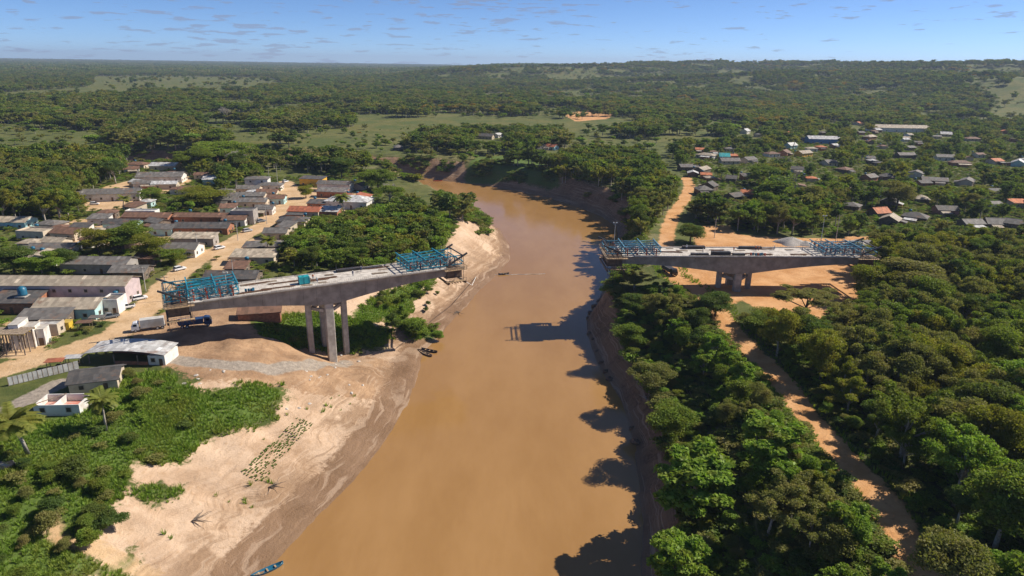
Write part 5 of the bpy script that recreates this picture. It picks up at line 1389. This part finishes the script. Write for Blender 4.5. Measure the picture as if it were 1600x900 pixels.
def tree(px, py, wpx, h, shape, label, group=None, name='broadleaf_tree'):
    z = 0.0
    for k in range(6):
        p = P(px, py, z + .62 * h); z = .5 * z + .5 * terrain1(p[0], p[1])
    r = wpx / 2 / (F / project(p)[2])
    CAND.append((p[0], p[1], z, h, r, shape, name, label, group))
MIX = ['ragged', 'ragged', 'ragged', 'spread', 'tall', 'round']
zone([(975, 480), (1050, 455), (1112, 470), (1140, 530), (1215, 620), (1250, 700), (1330, 770), (1385, 850), (1420, 900), (1500, 1000), (1035, 1000), (1045, 860), (1030, 760), (1015, 680), (1000, 610), (965, 550)], 5.8, (6, 10), (.40, .54), ['open', 'ragged', 'open', 'ragged', 'round', 'bush'],
     'leafy tree in the strip between the steep bank and the red road', 'trees between the steep bank and the red road', 1, 2, bank=1.0, sdmin=19)
zone([(985, 480), (1050, 480), (1075, 600), (1130, 760), (1180, 1000), (985, 1000), (985, 700), (955, 600), (940, 540)], 3.6, (1.8, 3.6), (.55, .75), ['bush', 'bush', 'round'], 'shrub on top of the steep river bank', 'shrubs on top of the steep river bank', 13, -5, 'shrub', .9, sdmax=20)
zone([(1160, 500), (1230, 480), (1300, 500), (1335, 440), (1340, 385), (1420, 375), (1760, 385), (1900, 600), (2000, 1000), (1480, 1000), (1440, 830), (1370, 740), (1300, 640), (1240, 580)], 8.0, (9, 16), (.40, .52), MIX,
     'tall tree in the dense wood beyond the red road', 'trees in the dense wood beyond the red road', 2, 8)
zone([(440, 400), (440, 375), (475, 348), (540, 335), (600, 320), (650, 310), (700, 340), (690, 370), (640, 395), (560, 410)], 5.6, (6, 9), (.45, .6), ['round', 'bush', 'ragged'], 'bright leafy tree in the grove between the town and the beach', 'trees in the grove above the beach', 3, 5, bank=.6)
zone([(868, 235), (960, 228), (1010, 235), (1062, 285), (1035, 322), (1000, 345), (965, 352), (930, 318), (880, 285)], 7.2, (9, 14.5), (.38, .48), ['tall', 'ragged', 'ragged', 'spread'], 'tall riverside tree upstream of the short bridge half', 'tall riverside trees upstream of the bridge', 4, 10, bank=.6)
zone([(1085, 345), (1090, 310), (1240, 285), (1340, 300), (1345, 345), (1240, 352)], 8.5, (9, 15), (.38, .5), MIX, 'tree in the wood behind the bridge clearing', 'trees in the wood behind the bridge clearing', 5, 8)
zone([(1340, 345), (1610, 345), (1700, 400), (1340, 380)], 8.5, (6, 11), (.42, .55), MIX, 'tree beside the east road by the gravel heaps', 'trees beside the east road', 6, 5)
zone([(-60, 232), (120, 228), (200, 238), (195, 262), (130, 285), (115, 325), (60, 330), (-80, 330)], 8.5, (11, 17), (.36, .5), MIX, 'tall tree in the wood at the edge of the town', 'trees in the wood at the town edge', 7, 8)
zone([(-40, 690), (60, 690), (110, 700), (185, 725), (185, 770), (110, 800), (70, 850), (60, 910), (-60, 920)], 5.0, (2.4, 5.2), (.5, .7), ['bush'], 'dense shrub on the green slope below the roofless house', 'shrubs on the green slope', 8, 2, 'shrub', .3)
zone([(130, 600), (190, 585), (262, 575), (265, 600), (190, 680), (130, 640)], 6.5, (2.5, 4.5), (.5, .7), ['bush'], 'shrub in the weeds around the low dark-roofed house', 'shrubs around the dark-roofed house', 9, 1.5, 'shrub', .3)
zone([(980, 470), (1020, 440), (1060, 440), (1110, 480), (1060, 520), (985, 540)], 4.5, (3, 5), (.5, .7), ['bush'], 'shrub on the bank top under the short bridge half', 'shrubs under the short bridge half', 10, 1.5, 'shrub', .6)
zone([(1130, 490), (1190, 500), (1260, 600), (1330, 690), (1420, 790), (1450, 800), (1300, 620), (1220, 540)], 4.2, (2.5, 4.5), (.5, .7), ['bush'], 'roadside shrub along the red road', 'shrubs along the red road', 11, 1.5, 'shrub')
zone([(560, 480), (640, 440), (690, 440), (690, 530), (640, 520)], 5.0, (2, 3.6), (.5, .7), ['bush'], 'shrub on the bank behind the tall columns', 'shrubs behind the tall columns', 12, -6, 'shrub', .2)
TL = 'mango trees in the town'
for px, py, w, h in ((150, 372, 62, 10), (196, 366, 80, 11), (232, 382, 60, 10), (18, 405, 70, 10), (62, 408, 60, 10), (96, 400, 50, 9)): tree(px, py, w, h, 'round', 'dense round mango tree among the town houses by the guesthouse', TL)
for px, py, w, h, sh, lb in ((312, 304, 88, 9, 'round', 'wide dense tree in front of the wide pale-grey hall'), (236, 302, 44, 8, 'round', 'round tree at the end of the school'), (342, 232, 105, 19, 'round', 'huge dark tree towering above the hall'), (300, 243, 70, 17, 'spread', 'big spreading dark tree beside the huge dark tree'),
        (374, 252, 56, 15, 'tall', 'tall brownish tree behind the coconut palm'), (533, 259, 46, 13, 'round', 'round dark tree on the river side of the yellow house'), (477, 297, 28, 7.5, 'round', 'round street tree beside the street end'), (590, 276, 60, 13, 'round', 'dark tree on the bank behind the hip-roofed house'),
        (608, 300, 52, 11, 'spread', 'brownish tree beside the hip-roofed house'), (650, 508, 68, 6.5, 'bush', 'bushy green tree at the water edge below the bridge'), (685, 522, 30, 4, 'bush', 'small bush at the water edge beside the bushy tree'), (1262, 470, 92, 9, 'flat', 'dark flat-topped tree at the edge of the orange clearing'), (1200, 500, 80, 7, 'round', 'round bushy tree beside the red road'),
        (1048, 655, 80, 10, 'round', 'dark round tree leaning over the steep bank below the bright-leaved trees'), (1018, 585, 74, 9, 'spread', 'spreading tree on the steep bank beside the pale dead branch'), (985, 520, 60, 8, 'round', 'round tree on the bank near the bridge shadow'), (992, 437, 54, 6, 'ragged', 'leafy tree growing up beside the hung platform over the river'), (1018, 452, 44, 4.5, 'bush', 'bush below the river end of the short bridge half'), (966, 452, 36, 4, 'bush', 'bush at the bank edge under the hung platform'), (1046, 462, 40, 4.5, 'bush', 'bush between the bank and the red road under the bridge'), (990, 466, 46, 5, 'round', 'round bush on the bank in front of the hung platform'), (1076, 474, 44, 5, 'ragged', 'ragged small tree at the bend of the red road'), (1062, 880, 120, 12, 'open', 'bright-leaved tree over the water at the foot of the large pale-trunked tree'), (1088, 745, 150, 14, 'open', 'large pale-trunked tree with big bright leaves near the river'), (1205, 690, 130, 12, 'open', 'bright-leaved tree behind the large pale-trunked tree'), (1080, 360, 50, 9, 'round', 'round tree beside the red road behind the bridge'), (1405, 300, 60, 16, 'round', 'tall dark tree standing between the village houses'), (1195, 270, 56, 14, 'round', 'dark round tree in the middle of the village'),
        (1265, 310, 60, 17, 'tall', 'tall dark tree behind the bridge clearing'), (1420, 430, 120, 16, 'spread', 'big pale-trunked tree at the far bridge end'), (265, 398, 46, 6, 'round', 'olive bushy tree beside the parked white car'), (455, 376, 34, 8, 'round', 'bright green tree at the town edge of the grove'), (1120, 470, 70, 8, 'round', 'leafy tree on the bank top in front of the short columns')):
    tree(px, py, w, h, sh, lb)
for px, py, w, h, lb in ((36, 672, 92, 9, 'large coconut palm beside the roofless house'), (160, 640, 54, 8, 'vine-covered palm on the green slope'), (367, 283, 28, 12, 'yellowish coconut palm beside the huge dark tree'), (537, 318, 32, 10, 'palm in front of the hip-roofed house'), (415, 384, 30, 7, 'small palm beside the flat beige-roofed building'),
        (50, 296, 36, 10, 'palm in the wood at the town edge'), (190, 317, 26, 7, 'short palm beside the school'), (1530, 306, 46, 10, 'broad palm among the village gardens'), (1240, 224, 22, 10, 'palm beside the orange-yellow house'), (28, 318, 30, 9, 'low palm near the cyan gable house')):
    tree(px, py, w, h, 'palm', lb, None, 'palm_tree')
# village trees and everything farther go into the same pool; the largest in view become things, the rest one mass
zone([(1040, 228), (1180, 200), (1340, 195), (1640, 185), (1700, 345), (1340, 330), (1240, 300), (1120, 300), (1080, 270)], 10.5, (7, 13), (.40, .52), MIX, 'tree between the village houses across the red road', 'trees between the village houses', 21, 6)
zone([(190, 255), (420, 235), (520, 268), (420, 262), (330, 300), (290, 260)], 9.5, (7, 13), (.4, .5), MIX, 'tree behind the upper town houses', 'trees behind the upper town', 22, 6)
zone([(100, 345), (330, 300), (340, 330), (270, 330), (130, 345)], 10, (4, 7), (.45, .55), ['round', 'bush'], 'small yard tree among the town roofs', 'yard trees among the town roofs', 23, 3)

rt = random.Random(77)
def priority(c):
    px, py, dp = project((c[0], c[1], c[2] + .6 * c[3]))
    inview = -40 < px < 1640 and -40 < py < 960
    return (c[3] * c[4]) / dp ** 2 * (1 if inview else .02)
GROUPED = {'broadleaf_tree': 290, 'shrub': 260}
rest = []; count = {}
SHAPE_W = {'ragged': 'ragged', 'round': 'round-crowned', 'spread': 'spreading', 'tall': 'upright', 'flat': 'flat-topped', 'open': 'open-crowned', 'bush': 'bushy'}
COLOR_W = {'leaf_mid_green': 'mid-green', 'leaf_dark_green': 'dark green', 'leaf_olive': 'olive', 'leaf_bright_green': 'bright green', 'leaf_yellow_green': 'yellow-green'}
def describe(c, crown):
    x, y, z, h, r, shape, name, label, group = c
    d = float(seg_dist(ROAD_R, np.array([x]), np.array([y]), False)[0]); dr = float(-poly_in(RIVER, np.array([x]), np.array([y]))[0])
    size = 'small' if h < 8.5 else 'medium-sized' if h < 12 else 'large'
    if name == 'shrub': size = 'low' if h < 3.3 else 'tall'
    where = label[label.index(' in '):] if ' in ' in label else label[label.index(' ', label.index('tree') if 'tree' in label and name != 'shrub' else label.index('shrub')):]
    if d < 9: where = ' at the very edge of the red road'
    elif dr < 14: where = ' on the slope right above the river'
    lb = f"{size} {SHAPE_W[shape]} {COLOR_W[crown.materials[0].name]} {'shrub' if name == 'shrub' else 'tree'}{where}"
    return lb, lb + ' set'
for c in sorted(CAND, key=priority, reverse=True):
    x, y, z, h, r, shape, name, label, group = c
    px, py, dp = project((x, y, z + .6 * h))
    if group:
        count[name] = count.get(name, 0) + 1
        if count[name] > GROUPED[name] or not (-60 < px < 1660 and py < 990):
            rest.append(c); continue
    cr, tr = rt.choice(HI[shape])
    if group: label, group = describe(c, cr)
    t = thing(name, label, 'palm' if name == 'palm_tree' else 'shrub' if name == 'shrub' else 'tree', (x, y, z), rt.uniform(0, 6.28), group)
    k = (r / 3.4, r / 3.4, h / 9.6) if shape == 'palm' else (r / 5.0, r / 5.0, h / 12.0 if shape != 'bush' else h / 11.0)
    link('trunk', tr, t, None, None, k); link('crown', cr, t, None, None, k)

# one huge leafless tree standing out of the plain
def bare_tree(px, py, zc, seed, trunk, lv, label, keep=False):
    p = P(px, py, zc); rr = random.Random(seed); m = MB(); gz = terrain1(p[0], p[1])
    def grow(q, d, l_, r_, lv):
        e = q + d * l_; m.tube([q, e], [r_, r_ * .7], 5, cap=False)
        if lv == 0: return
        for k in range(4 if lv > 1 else 5):
            nd = (d + Vector((rr.uniform(-1, 1), rr.uniform(-1, 1), rr.uniform(-.35, .6))) * .85).normalized()
            grow(e, nd, l_ * rr.uniform(.62, .85), r_ * .6, lv - 1)
    grow(Vector((0, 0, -.3)), Vector((0, 0, 1)), trunk, trunk * .1, lv)
    t = thing('bare_tree', label, 'tree', (p[0], p[1], gz)); m.build('trunk', M['bark_pale'], t)
    if keep: protect(326, 168, 378, 192, p[1])
bare_tree(352, 181, 9, 9, 6, 5, 'huge leafless grey tree standing out of the forest plain', True)
for q in ((1412, 545, 9, 2, 3.6, 4, 'leafless grey tree in the middle of the dense wood'), (1225, 250, 9, 4, 4, 4, 'leafless pale tree among the village trees'), (1245, 268, 9, 5, 3.4, 4, 'smaller leafless pale tree among the village trees'), (372, 240, 12, 6, 5, 4, 'leafless brownish tree beside the huge dark tree'), (1560, 480, 11, 7, 3.4, 4, 'leafless tree deep in the dense wood'), (850, 235, 8, 8, 4, 4, 'leafless pale tree above the far grassy bank'), (610, 290, 8, 10, 3.2, 4, 'leafless grey tree beside the hip-roofed house')): bare_tree(*q)
PB = np.array(PROTECT)

# ---------------------------------------------------------------- masses that nobody could count
PROTO_COL = {}
def proto_collection(key, meshes):
    col = bpy.data.collections.new('sources_' + key)
    for i, me in enumerate(meshes):
        o = bpy.data.objects.new(f'source_{key}_{i:02d}', me); col.objects.link(o)
    PROTO_COL[key] = (col, len(meshes)); return col
def lod_mesh(shape, lf, seed, nleaf, leaf, trunk=True):
    v, f, cl = crown_arrays(shape, seed, nleaf, leaf)
    parts_v, parts_f, mi = [v], [f], [np.zeros(len(f), int)]
    if trunk:
        tm = MB(); tm.tube([(0, 0, -.6), (0, 0, 7)], [.3, .15], 4, cap=False)
        tf = np.array(tm.f) + len(v); parts_v.append(np.array(tm.v)); parts_f.append(tf); mi.append(np.ones(len(tf), int))
    return mesh_arrays('source', np.concatenate(parts_v), np.concatenate(parts_f), [LEAF[lf], M['bark_pale']], np.concatenate(mi))
mid = [lod_mesh(s, l_, 200 + i, 1000, 1.05) for i, (s, l_) in enumerate((('round', 'a'), ('ragged', 'b'), ('ragged', 'e'), ('ragged', 'c'), ('tall', 'b'), ('spread', 'a'), ('bush', 'd'), ('spread', 'y')))] 
pv = HI['palm'][0][0]
proto_collection('mid', mid + [pv])
def patch_mesh(seed, n_, lf):
    rg = np.random.default_rng(seed); V = []
    for k in range(n_):
        x, y = rg.uniform(-26, 26, 2); r = rg.uniform(3.5, 6.5); h = rg.uniform(9, 17)
        q = 46; d = rg.normal(size=(q, 3)); d /= np.linalg.norm(d, axis=1, keepdims=True); d[:, 2] = np.abs(d[:, 2]) * 1.0 - .25
        c = np.array([x, y, h - r * .8]) + d * np.array([r, r, r * .8]); V.append(leaf_quads(c, d + rg.normal(size=(q, 3)) * .5 + np.array([0, 0, .4]), 3.3, rg, .8))
    v = np.concatenate(V); return mesh_arrays('source', v, np.arange(len(v)).reshape(-1, 4), [LEAF[lf]])
proto_collection('far', [patch_mesh(300 + i, 26, l_) for i, l_ in enumerate('abcb')])
def tuft_mesh(seed):
    rg = np.random.default_rng(seed); V = []
    for k in range(16):
        a = rg.uniform(0, 6.283); q = rg.uniform(0, .35); b0 = np.array([math.cos(a) * q, math.sin(a) * q, 0]); d = np.array([math.cos(a) * .4, math.sin(a) * .4, rg.uniform(.6, 1.1)]); s = np.array([-math.sin(a), math.cos(a), 0]) * .09
        V += [b0 - s, b0 + s, b0 + d + s * .3, b0 + d - s * .3]
    v = np.array(V); return mesh_arrays('source', v, np.arange(len(v)).reshape(-1, 4), [LEAF['g']])
proto_collection('tuft', [tuft_mesh(i) for i in range(3)])
proto_collection('bush', [mesh_arrays('source', *crown_arrays('bush', 400 + i, 420, 1.3, core=False)[:2], [LEAF[l_]]) for i, l_ in enumerate('adbc')])
def scatter_group(key):
    ng = bpy.data.node_groups.new('scatter_' + key, 'GeometryNodeTree')
    ng.interface.new_socket('Geometry', in_out='INPUT', socket_type='NodeSocketGeometry'); ng.interface.new_socket('Geometry', in_out='OUTPUT', socket_type='NodeSocketGeometry')
    n, l = ng.nodes, ng.links
    gi, go = n.new('NodeGroupInput'), n.new('NodeGroupOutput')
    ci = n.new('GeometryNodeCollectionInfo'); ci.inputs['Collection'].default_value = PROTO_COL[key][0]; ci.inputs['Separate Children'].default_value = True; ci.inputs['Reset Children'].default_value = True
    ip = n.new('GeometryNodeInstanceOnPoints'); ip.inputs['Pick Instance'].default_value = True
    def na(nm, ty):
        a = n.new('GeometryNodeInputNamedAttribute'); a.data_type = ty; a.inputs['Name'].default_value = nm; return a.outputs[0]
    l.new(gi.outputs[0], ip.inputs['Points']); l.new(ci.outputs[0], ip.inputs['Instance'])
    l.new(na('pick', 'INT'), ip.inputs['Instance Index']); l.new(na('turn', 'FLOAT_VECTOR'), ip.inputs['Rotation']); l.new(na('size', 'FLOAT_VECTOR'), ip.inputs['Scale'])
    l.new(ip.outputs[0], go.inputs[0]); return ng
NG = {}
def scatter(name, key, x, y, z, scl, pick, label):
    if key not in NG: NG[key] = scatter_group(key)
    k = len(x); me = bpy.data.meshes.new(name); me.vertices.add(k); me.vertices.foreach_set('co', np.stack([x, y, z], -1).ravel())
    rg = np.random.default_rng(k)
    rot = np.zeros((k, 3)); rot[:, 2] = rg.uniform(0, 6.283, k)
    me.attributes.new('turn', 'FLOAT_VECTOR', 'POINT').data.foreach_set('vector', rot.astype(np.float32).ravel())
    me.attributes.new('size', 'FLOAT_VECTOR', 'POINT').data.foreach_set('vector', np.asarray(scl, np.float32).ravel())
    me.attributes.new('pick', 'INT', 'POINT').data.foreach_set('value', np.asarray(pick, np.int32))
    o = link(name, me); o.modifiers.new('scatter', 'NODES').node_group = NG[key]
    tag(o, label, None, None, 'stuff'); return o
rg = np.random.default_rng(5)
def frustum(sp, y0, y1, margin=1.12):
    xs, ys = [], []
    y = y0
    while y < y1:
        st = sp(y); w = (y * .80 + 30) * margin
        x = np.arange(-w, w, st); xs.append(x + rg.uniform(-.45, .45, len(x)) * st); ys.append(np.full(len(x), y) + rg.uniform(-.45, .45, len(x)) * st); y += st
    return np.concatenate(xs), np.concatenate(ys)
# forest on the plain and hills, 330 m to 3.4 km
fx_, fy_ = frustum(lambda y: 6.9 + 4.6 * min(1, max(0, (y - 400) / 1500)), 330, 3400)
ok = bank_ok(fx_, fy_, .8)
fx_, fy_ = fx_[ok], fy_[ok]
pa = pasture_at(fx_, fy_)
dens = fbm(fx_ / 70, fy_ / 70, 61) + .5
h = 7.5 + 7 * rg.random(len(fx_)) ** 1.4 + 5 * (fbm(fx_ / 120, fy_ / 120, 71) + .2); h = np.clip(h, 4, 20)
low = dens < np.where((fx_ < 150) & (fy_ < 1250), .54, .45)
h = np.where(low, h * .45, h)
r = h * rg.uniform(.40, .66, len(fx_)) + .9
pa = pa + fbm(fx_ / 60, fy_ / 60, 81) * np.where(fx_ < -300, 25, 60)
keep = np.where(pa > 0, rg.random(len(fx_)) < np.where(dens > .58, np.where(fx_ < -300, .10, .35), np.where(fx_ < -300, .012, .05)), rg.random(len(fx_)) < np.where(low, .22, .93))
OWN = [P0(q, 4) for q in ([(-120, 340), (0, 235), (200, 240), (300, 235), (420, 250), (540, 265), (640, 300), (720, 345), (700, 430), (430, 450), (200, 540), (-120, 640)], [(865, 232), (1010, 232), (1062, 285), (1085, 345), (1345, 352), (1700, 345), (1800, 450), (960, 450), (930, 318)],
                          [(1040, 228), (1180, 200), (1340, 195), (1640, 185), (1700, 345), (1340, 330), (1240, 300), (1080, 270)])]
for q in OWN: keep &= ~inside(q, fx_, fy_)
fx_, fy_, h, r, low = fx_[keep], fy_[keep], h[keep], r[keep], low[keep]
zt = terrain(fx_, fy_)
ok = ~blocked(fx_, fy_, zt, h, r) & ~near_house(fx_, fy_, r) & open_ground(fx_, fy_, r)
fx_, fy_, h, r, zt, low = fx_[ok], fy_[ok], h[ok], r[ok], zt[ok], low[ok]
pk = rg.choice(7, len(fx_), p=[.17, .27, .08, .24, .14, .07, .03])
yel = (fbm(fx_ / 90, fy_ / 90, 91) > .17) & (rg.random(len(fx_)) < .35) & (fx_ > -200) & (fy_ > 700)
pk = np.where(yel, 7, pk); pk = np.where(low & (rg.random(len(fx_)) < .25), 8, np.where(low & (rg.random(len(fx_)) < .2), 6, pk))
scl = np.stack([r / 5, r / 5, h / 12], -1); scl = np.where((pk == 8)[:, None], np.stack([h / 11, h / 11, h / 11], -1), scl)
scatter('forest', 'mid', fx_, fy_, zt, scl, pk, 'continuous rainforest over the river plain and low hills'); n_mid_trees = len(fx_)
# the village and wood trees beyond the individually built ones
if rest:
    ra = np.array([c[:5] for c in rest]); bush = np.array([c[5] == 'bush' for c in rest])
    scatter('woodland', 'mid', ra[:, 0], ra[:, 1], ra[:, 2], np.stack([ra[:, 4] / 5, ra[:, 4] / 5, ra[:, 3] / 12], -1), np.where(bush, 6, rg.integers(0, 6, len(rest))), 'smaller trees filling the woods and village gardens')
# far forest to the horizon
fx_, fy_ = frustum(lambda y: 38 + y * .002, 3400, 12500)
zt = terrain(fx_, fy_)
s = rg.uniform(.9, 1.3, len(fx_))
scatter('far_forest', 'far', fx_, fy_, zt, np.stack([s, s, s * rg.uniform(.8, 1.25, len(fx_))], -1), rg.integers(0, 4, len(fx_)), 'far forest canopy reaching to the horizon')
# undergrowth below the near woods and along banks
ux, uy = [], []
def fill(pixels, sp, z=1.0):
    pl = P0(pixels, z); a = np.array(pl); X, Y = np.meshgrid(np.arange(a[:, 0].min(), a[:, 0].max(), sp), np.arange(a[:, 1].min(), a[:, 1].max(), sp))
    x = X.ravel() + rg.uniform(-.45, .45, X.size) * sp; y = Y.ravel() + rg.uniform(-.45, .45, X.size) * sp; k = inside(pl, x, y); return x[k], y[k]
for pix, sp in (([(970, 470), (1050, 450), (1115, 470), (1220, 610), (1390, 830), (1460, 1000), (1010, 1000), (1010, 620)], 2.0), ([(1170, 500), (1300, 470), (1345, 375), (1760, 375), (2000, 1000), (1480, 1000), (1400, 770), (1250, 590)], 2.6),
                ([(436, 405), (470, 345), (640, 310), (715, 345), (690, 420), (560, 420)], 2.2), ([(870, 232), (1010, 232), (1065, 290), (1010, 350), (960, 352)], 3.0), ([(1085, 350), (1090, 300), (1640, 290), (1640, 375), (1345, 372)], 3.2),
                ([(-60, 232), (420, 240), (560, 270), (720, 345), (430, 440), (130, 520), (-60, 600)], 4.0), ([(-60, 670), (110, 655), (190, 600), (262, 585), (290, 640), (200, 720), (190, 780), (110, 830), (-60, 920)], 3.4), ([(1040, 228), (1640, 185), (1700, 345), (1080, 290)], 4.2),
                ([(560, 490), (640, 445), (700, 345), (690, 440), (680, 530)], 3.0), ([(390, 498), (540, 492), (610, 520), (540, 545)], 3.0)):
    a, b_ = fill(pix, sp); ux.append(a); uy.append(b_)
ux, uy = np.concatenate(ux), np.concatenate(uy); hu = rg.uniform(.7, 2.4, len(ux))
gi_ = np.max([poly_in(q, ux, uy) for q in GRASS_POLYS], 0)
ok = (bank_ok(ux, uy, .78) | (gi_ > .5)) & open_ground(ux, uy, np.full(len(ux), 2.5)) & ~near_house(ux, uy, np.full(len(ux), .6)) & (poly_in(RIVER, ux, uy) < -3) & (poly_in(YARDS[0], ux, uy) < 0)
for q in YARDS: ok &= (poly_in(q, ux, uy) < 0) | (rg.random(len(ux)) < .12)
ok &= (gi_ < .5) | (rg.random(len(ux)) < np.where(fbm(ux / 10, uy / 10, 37) > 0, .75, .2)); ok &= seg_dist(PATH_SAND, ux, uy, False) > 2; ok &= seg_dist(ASPHALT, ux, uy, False) > 4
zt = terrain(ux, uy); ok &= ~blocked(ux, uy, zt, hu * .5, hu * .5)
ux, uy, hu, zt = ux[ok], uy[ok], hu[ok], zt[ok]
sx, sy = np.meshgrid(np.arange(-330, 110, 2.3), np.arange(60, 640, 2.3)); sx = sx.ravel() + rg.uniform(-1, 1, sx.size); sy = sy.ravel() + rg.uniform(-1, 1, sy.size)
sdd = -poly_in(RIVER, sx, sy); k = (sdd > 1.5) & (sdd < 26); sx, sy = sx[k], sy[k]
k = bank_ok(sx, sy, np.where((sx > 8) & (sy < 330), .78, .30)) & ~bank_ok(sx, sy, 1.25) & ((sx > 8) | (sy > 330)) & ((fbm(sx / 13, sy / 13, 19) > np.where(sx > 8, np.where(sy < 330, -.25, -.02), .02)))
sx, sy = sx[k], sy[k]; k = open_ground(sx, sy, np.full(len(sx), 2.0)) & ~blocked(sx, sy, terrain(sx, sy), np.full(len(sx), 1.5), np.full(len(sx), 1.0)); sx, sy = sx[k], sy[k]
ux, uy, hu = np.concatenate([ux, sx]), np.concatenate([uy, sy]), np.concatenate([hu, rg.uniform(1.6, 3.8, len(sx))]); zt = np.concatenate([zt, terrain(sx, sy)])
scatter('undergrowth', 'bush', ux, uy, zt, np.stack([hu / 5 * 1.0, hu / 5 * 1.0, hu / 11], -1), rg.integers(0, 4, len(ux)), 'low leafy undergrowth between the trees and along the banks')
# tall grass on the green parts of the bank
tx, ty = [], []
for q in GRASS_POLYS[:6]:
    a = np.array(q); X, Y = np.meshgrid(np.arange(a[:, 0].min(), a[:, 0].max(), .62), np.arange(a[:, 1].min(), a[:, 1].max(), .62)); x = X.ravel() + rg.uniform(-.4, .4, X.size); y = Y.ravel() + rg.uniform(-.4, .4, X.size)
    k = (poly_in(q, x, y) + fbm(x / 3.5, y / 3.5, 55) * 7 > .3) & (y > 60) & (poly_in(RIVER, x, y) < -4); tx.append(x[k]); ty.append(y[k])
X, Y = np.meshgrid(np.arange(-95, -30, 1.8), np.arange(88, 200, 1.8)); x = X.ravel() + rg.uniform(-1.3, 1.3, X.size); y = Y.ravel() + rg.uniform(-1.3, 1.3, X.size)
k = (fbm(x / 7, y / 7, 77) > .17) & (rg.random(len(x)) < .4) & (poly_in(RIVER, x, y) < -12); tx.append(x[k]); ty.append(y[k])
X, Y = np.meshgrid(np.arange(20, 150, 1.3), np.arange(95, 260, 1.3)); x = X.ravel() + rg.uniform(-.6, .6, X.size); y = Y.ravel() + rg.uniform(-.6, .6, X.size)
d = seg_dist(ROAD_R, x, y, False); k = (d > 2.9) & (d < 6.5); tx.append(x[k]); ty.append(y[k])
tx, ty = np.concatenate(tx), np.concatenate(ty)
ok = (fbm(tx / 5, ty / 5, 33) > -.3) & (poly_in(SITE_L, tx, ty) < 0) & (seg_dist(PATH_SAND, tx, ty, False) > 1.5) & (seg_dist(ASPHALT, tx, ty, False) > 3); ok &= ~near_house(tx, ty, np.full(len(tx), .1))
ok &= (fbm(tx / 3, ty / 3, 35) > -.22) | (rg.random(len(tx)) < .35)
tx, ty = tx[ok], ty[ok]; s = rg.uniform(.35, 1.0, len(tx)) * (1 + 1.1 * np.clip(fbm(tx / 8, ty / 8, 36) + .05, -.3, .4))
scatter('grass', 'tuft', tx, ty, terrain(tx, ty), np.stack([s, s, s * .9], -1), rg.integers(0, 3, len(tx)), 'tall green grass on the bank and road verges')
print('TREES', len(CAND), len(rest), count, 'mid', n_mid_trees, 'under', len(ux), 'grass', len(tx))

# ---------------------------------------------------------------- haze over the plain
hb = MB(); hb.box((0, 6500, 70), (18600, 15600, 190))
hz = hb.build('haze', pmat('haze_air', (1, 1, 1)))
hm = hz.data.materials[0]; hn, hl = hm.node_tree.nodes, hm.node_tree.links
hn.clear(); ho = hn.new('ShaderNodeOutputMaterial'); hv = hn.new('ShaderNodeVolumePrincipled')
hv.inputs['Color'].default_value = (0.62, 0.76, 1.0, 1); hv.inputs['Density'].default_value = 0.00007; hv.inputs['Anisotropy'].default_value = 0.2
hl.new(hv.outputs[0], ho.inputs['Volume'])
hz['kind'] = 'stuff'; hz['label'] = 'thin bluish haze over the forest plain'
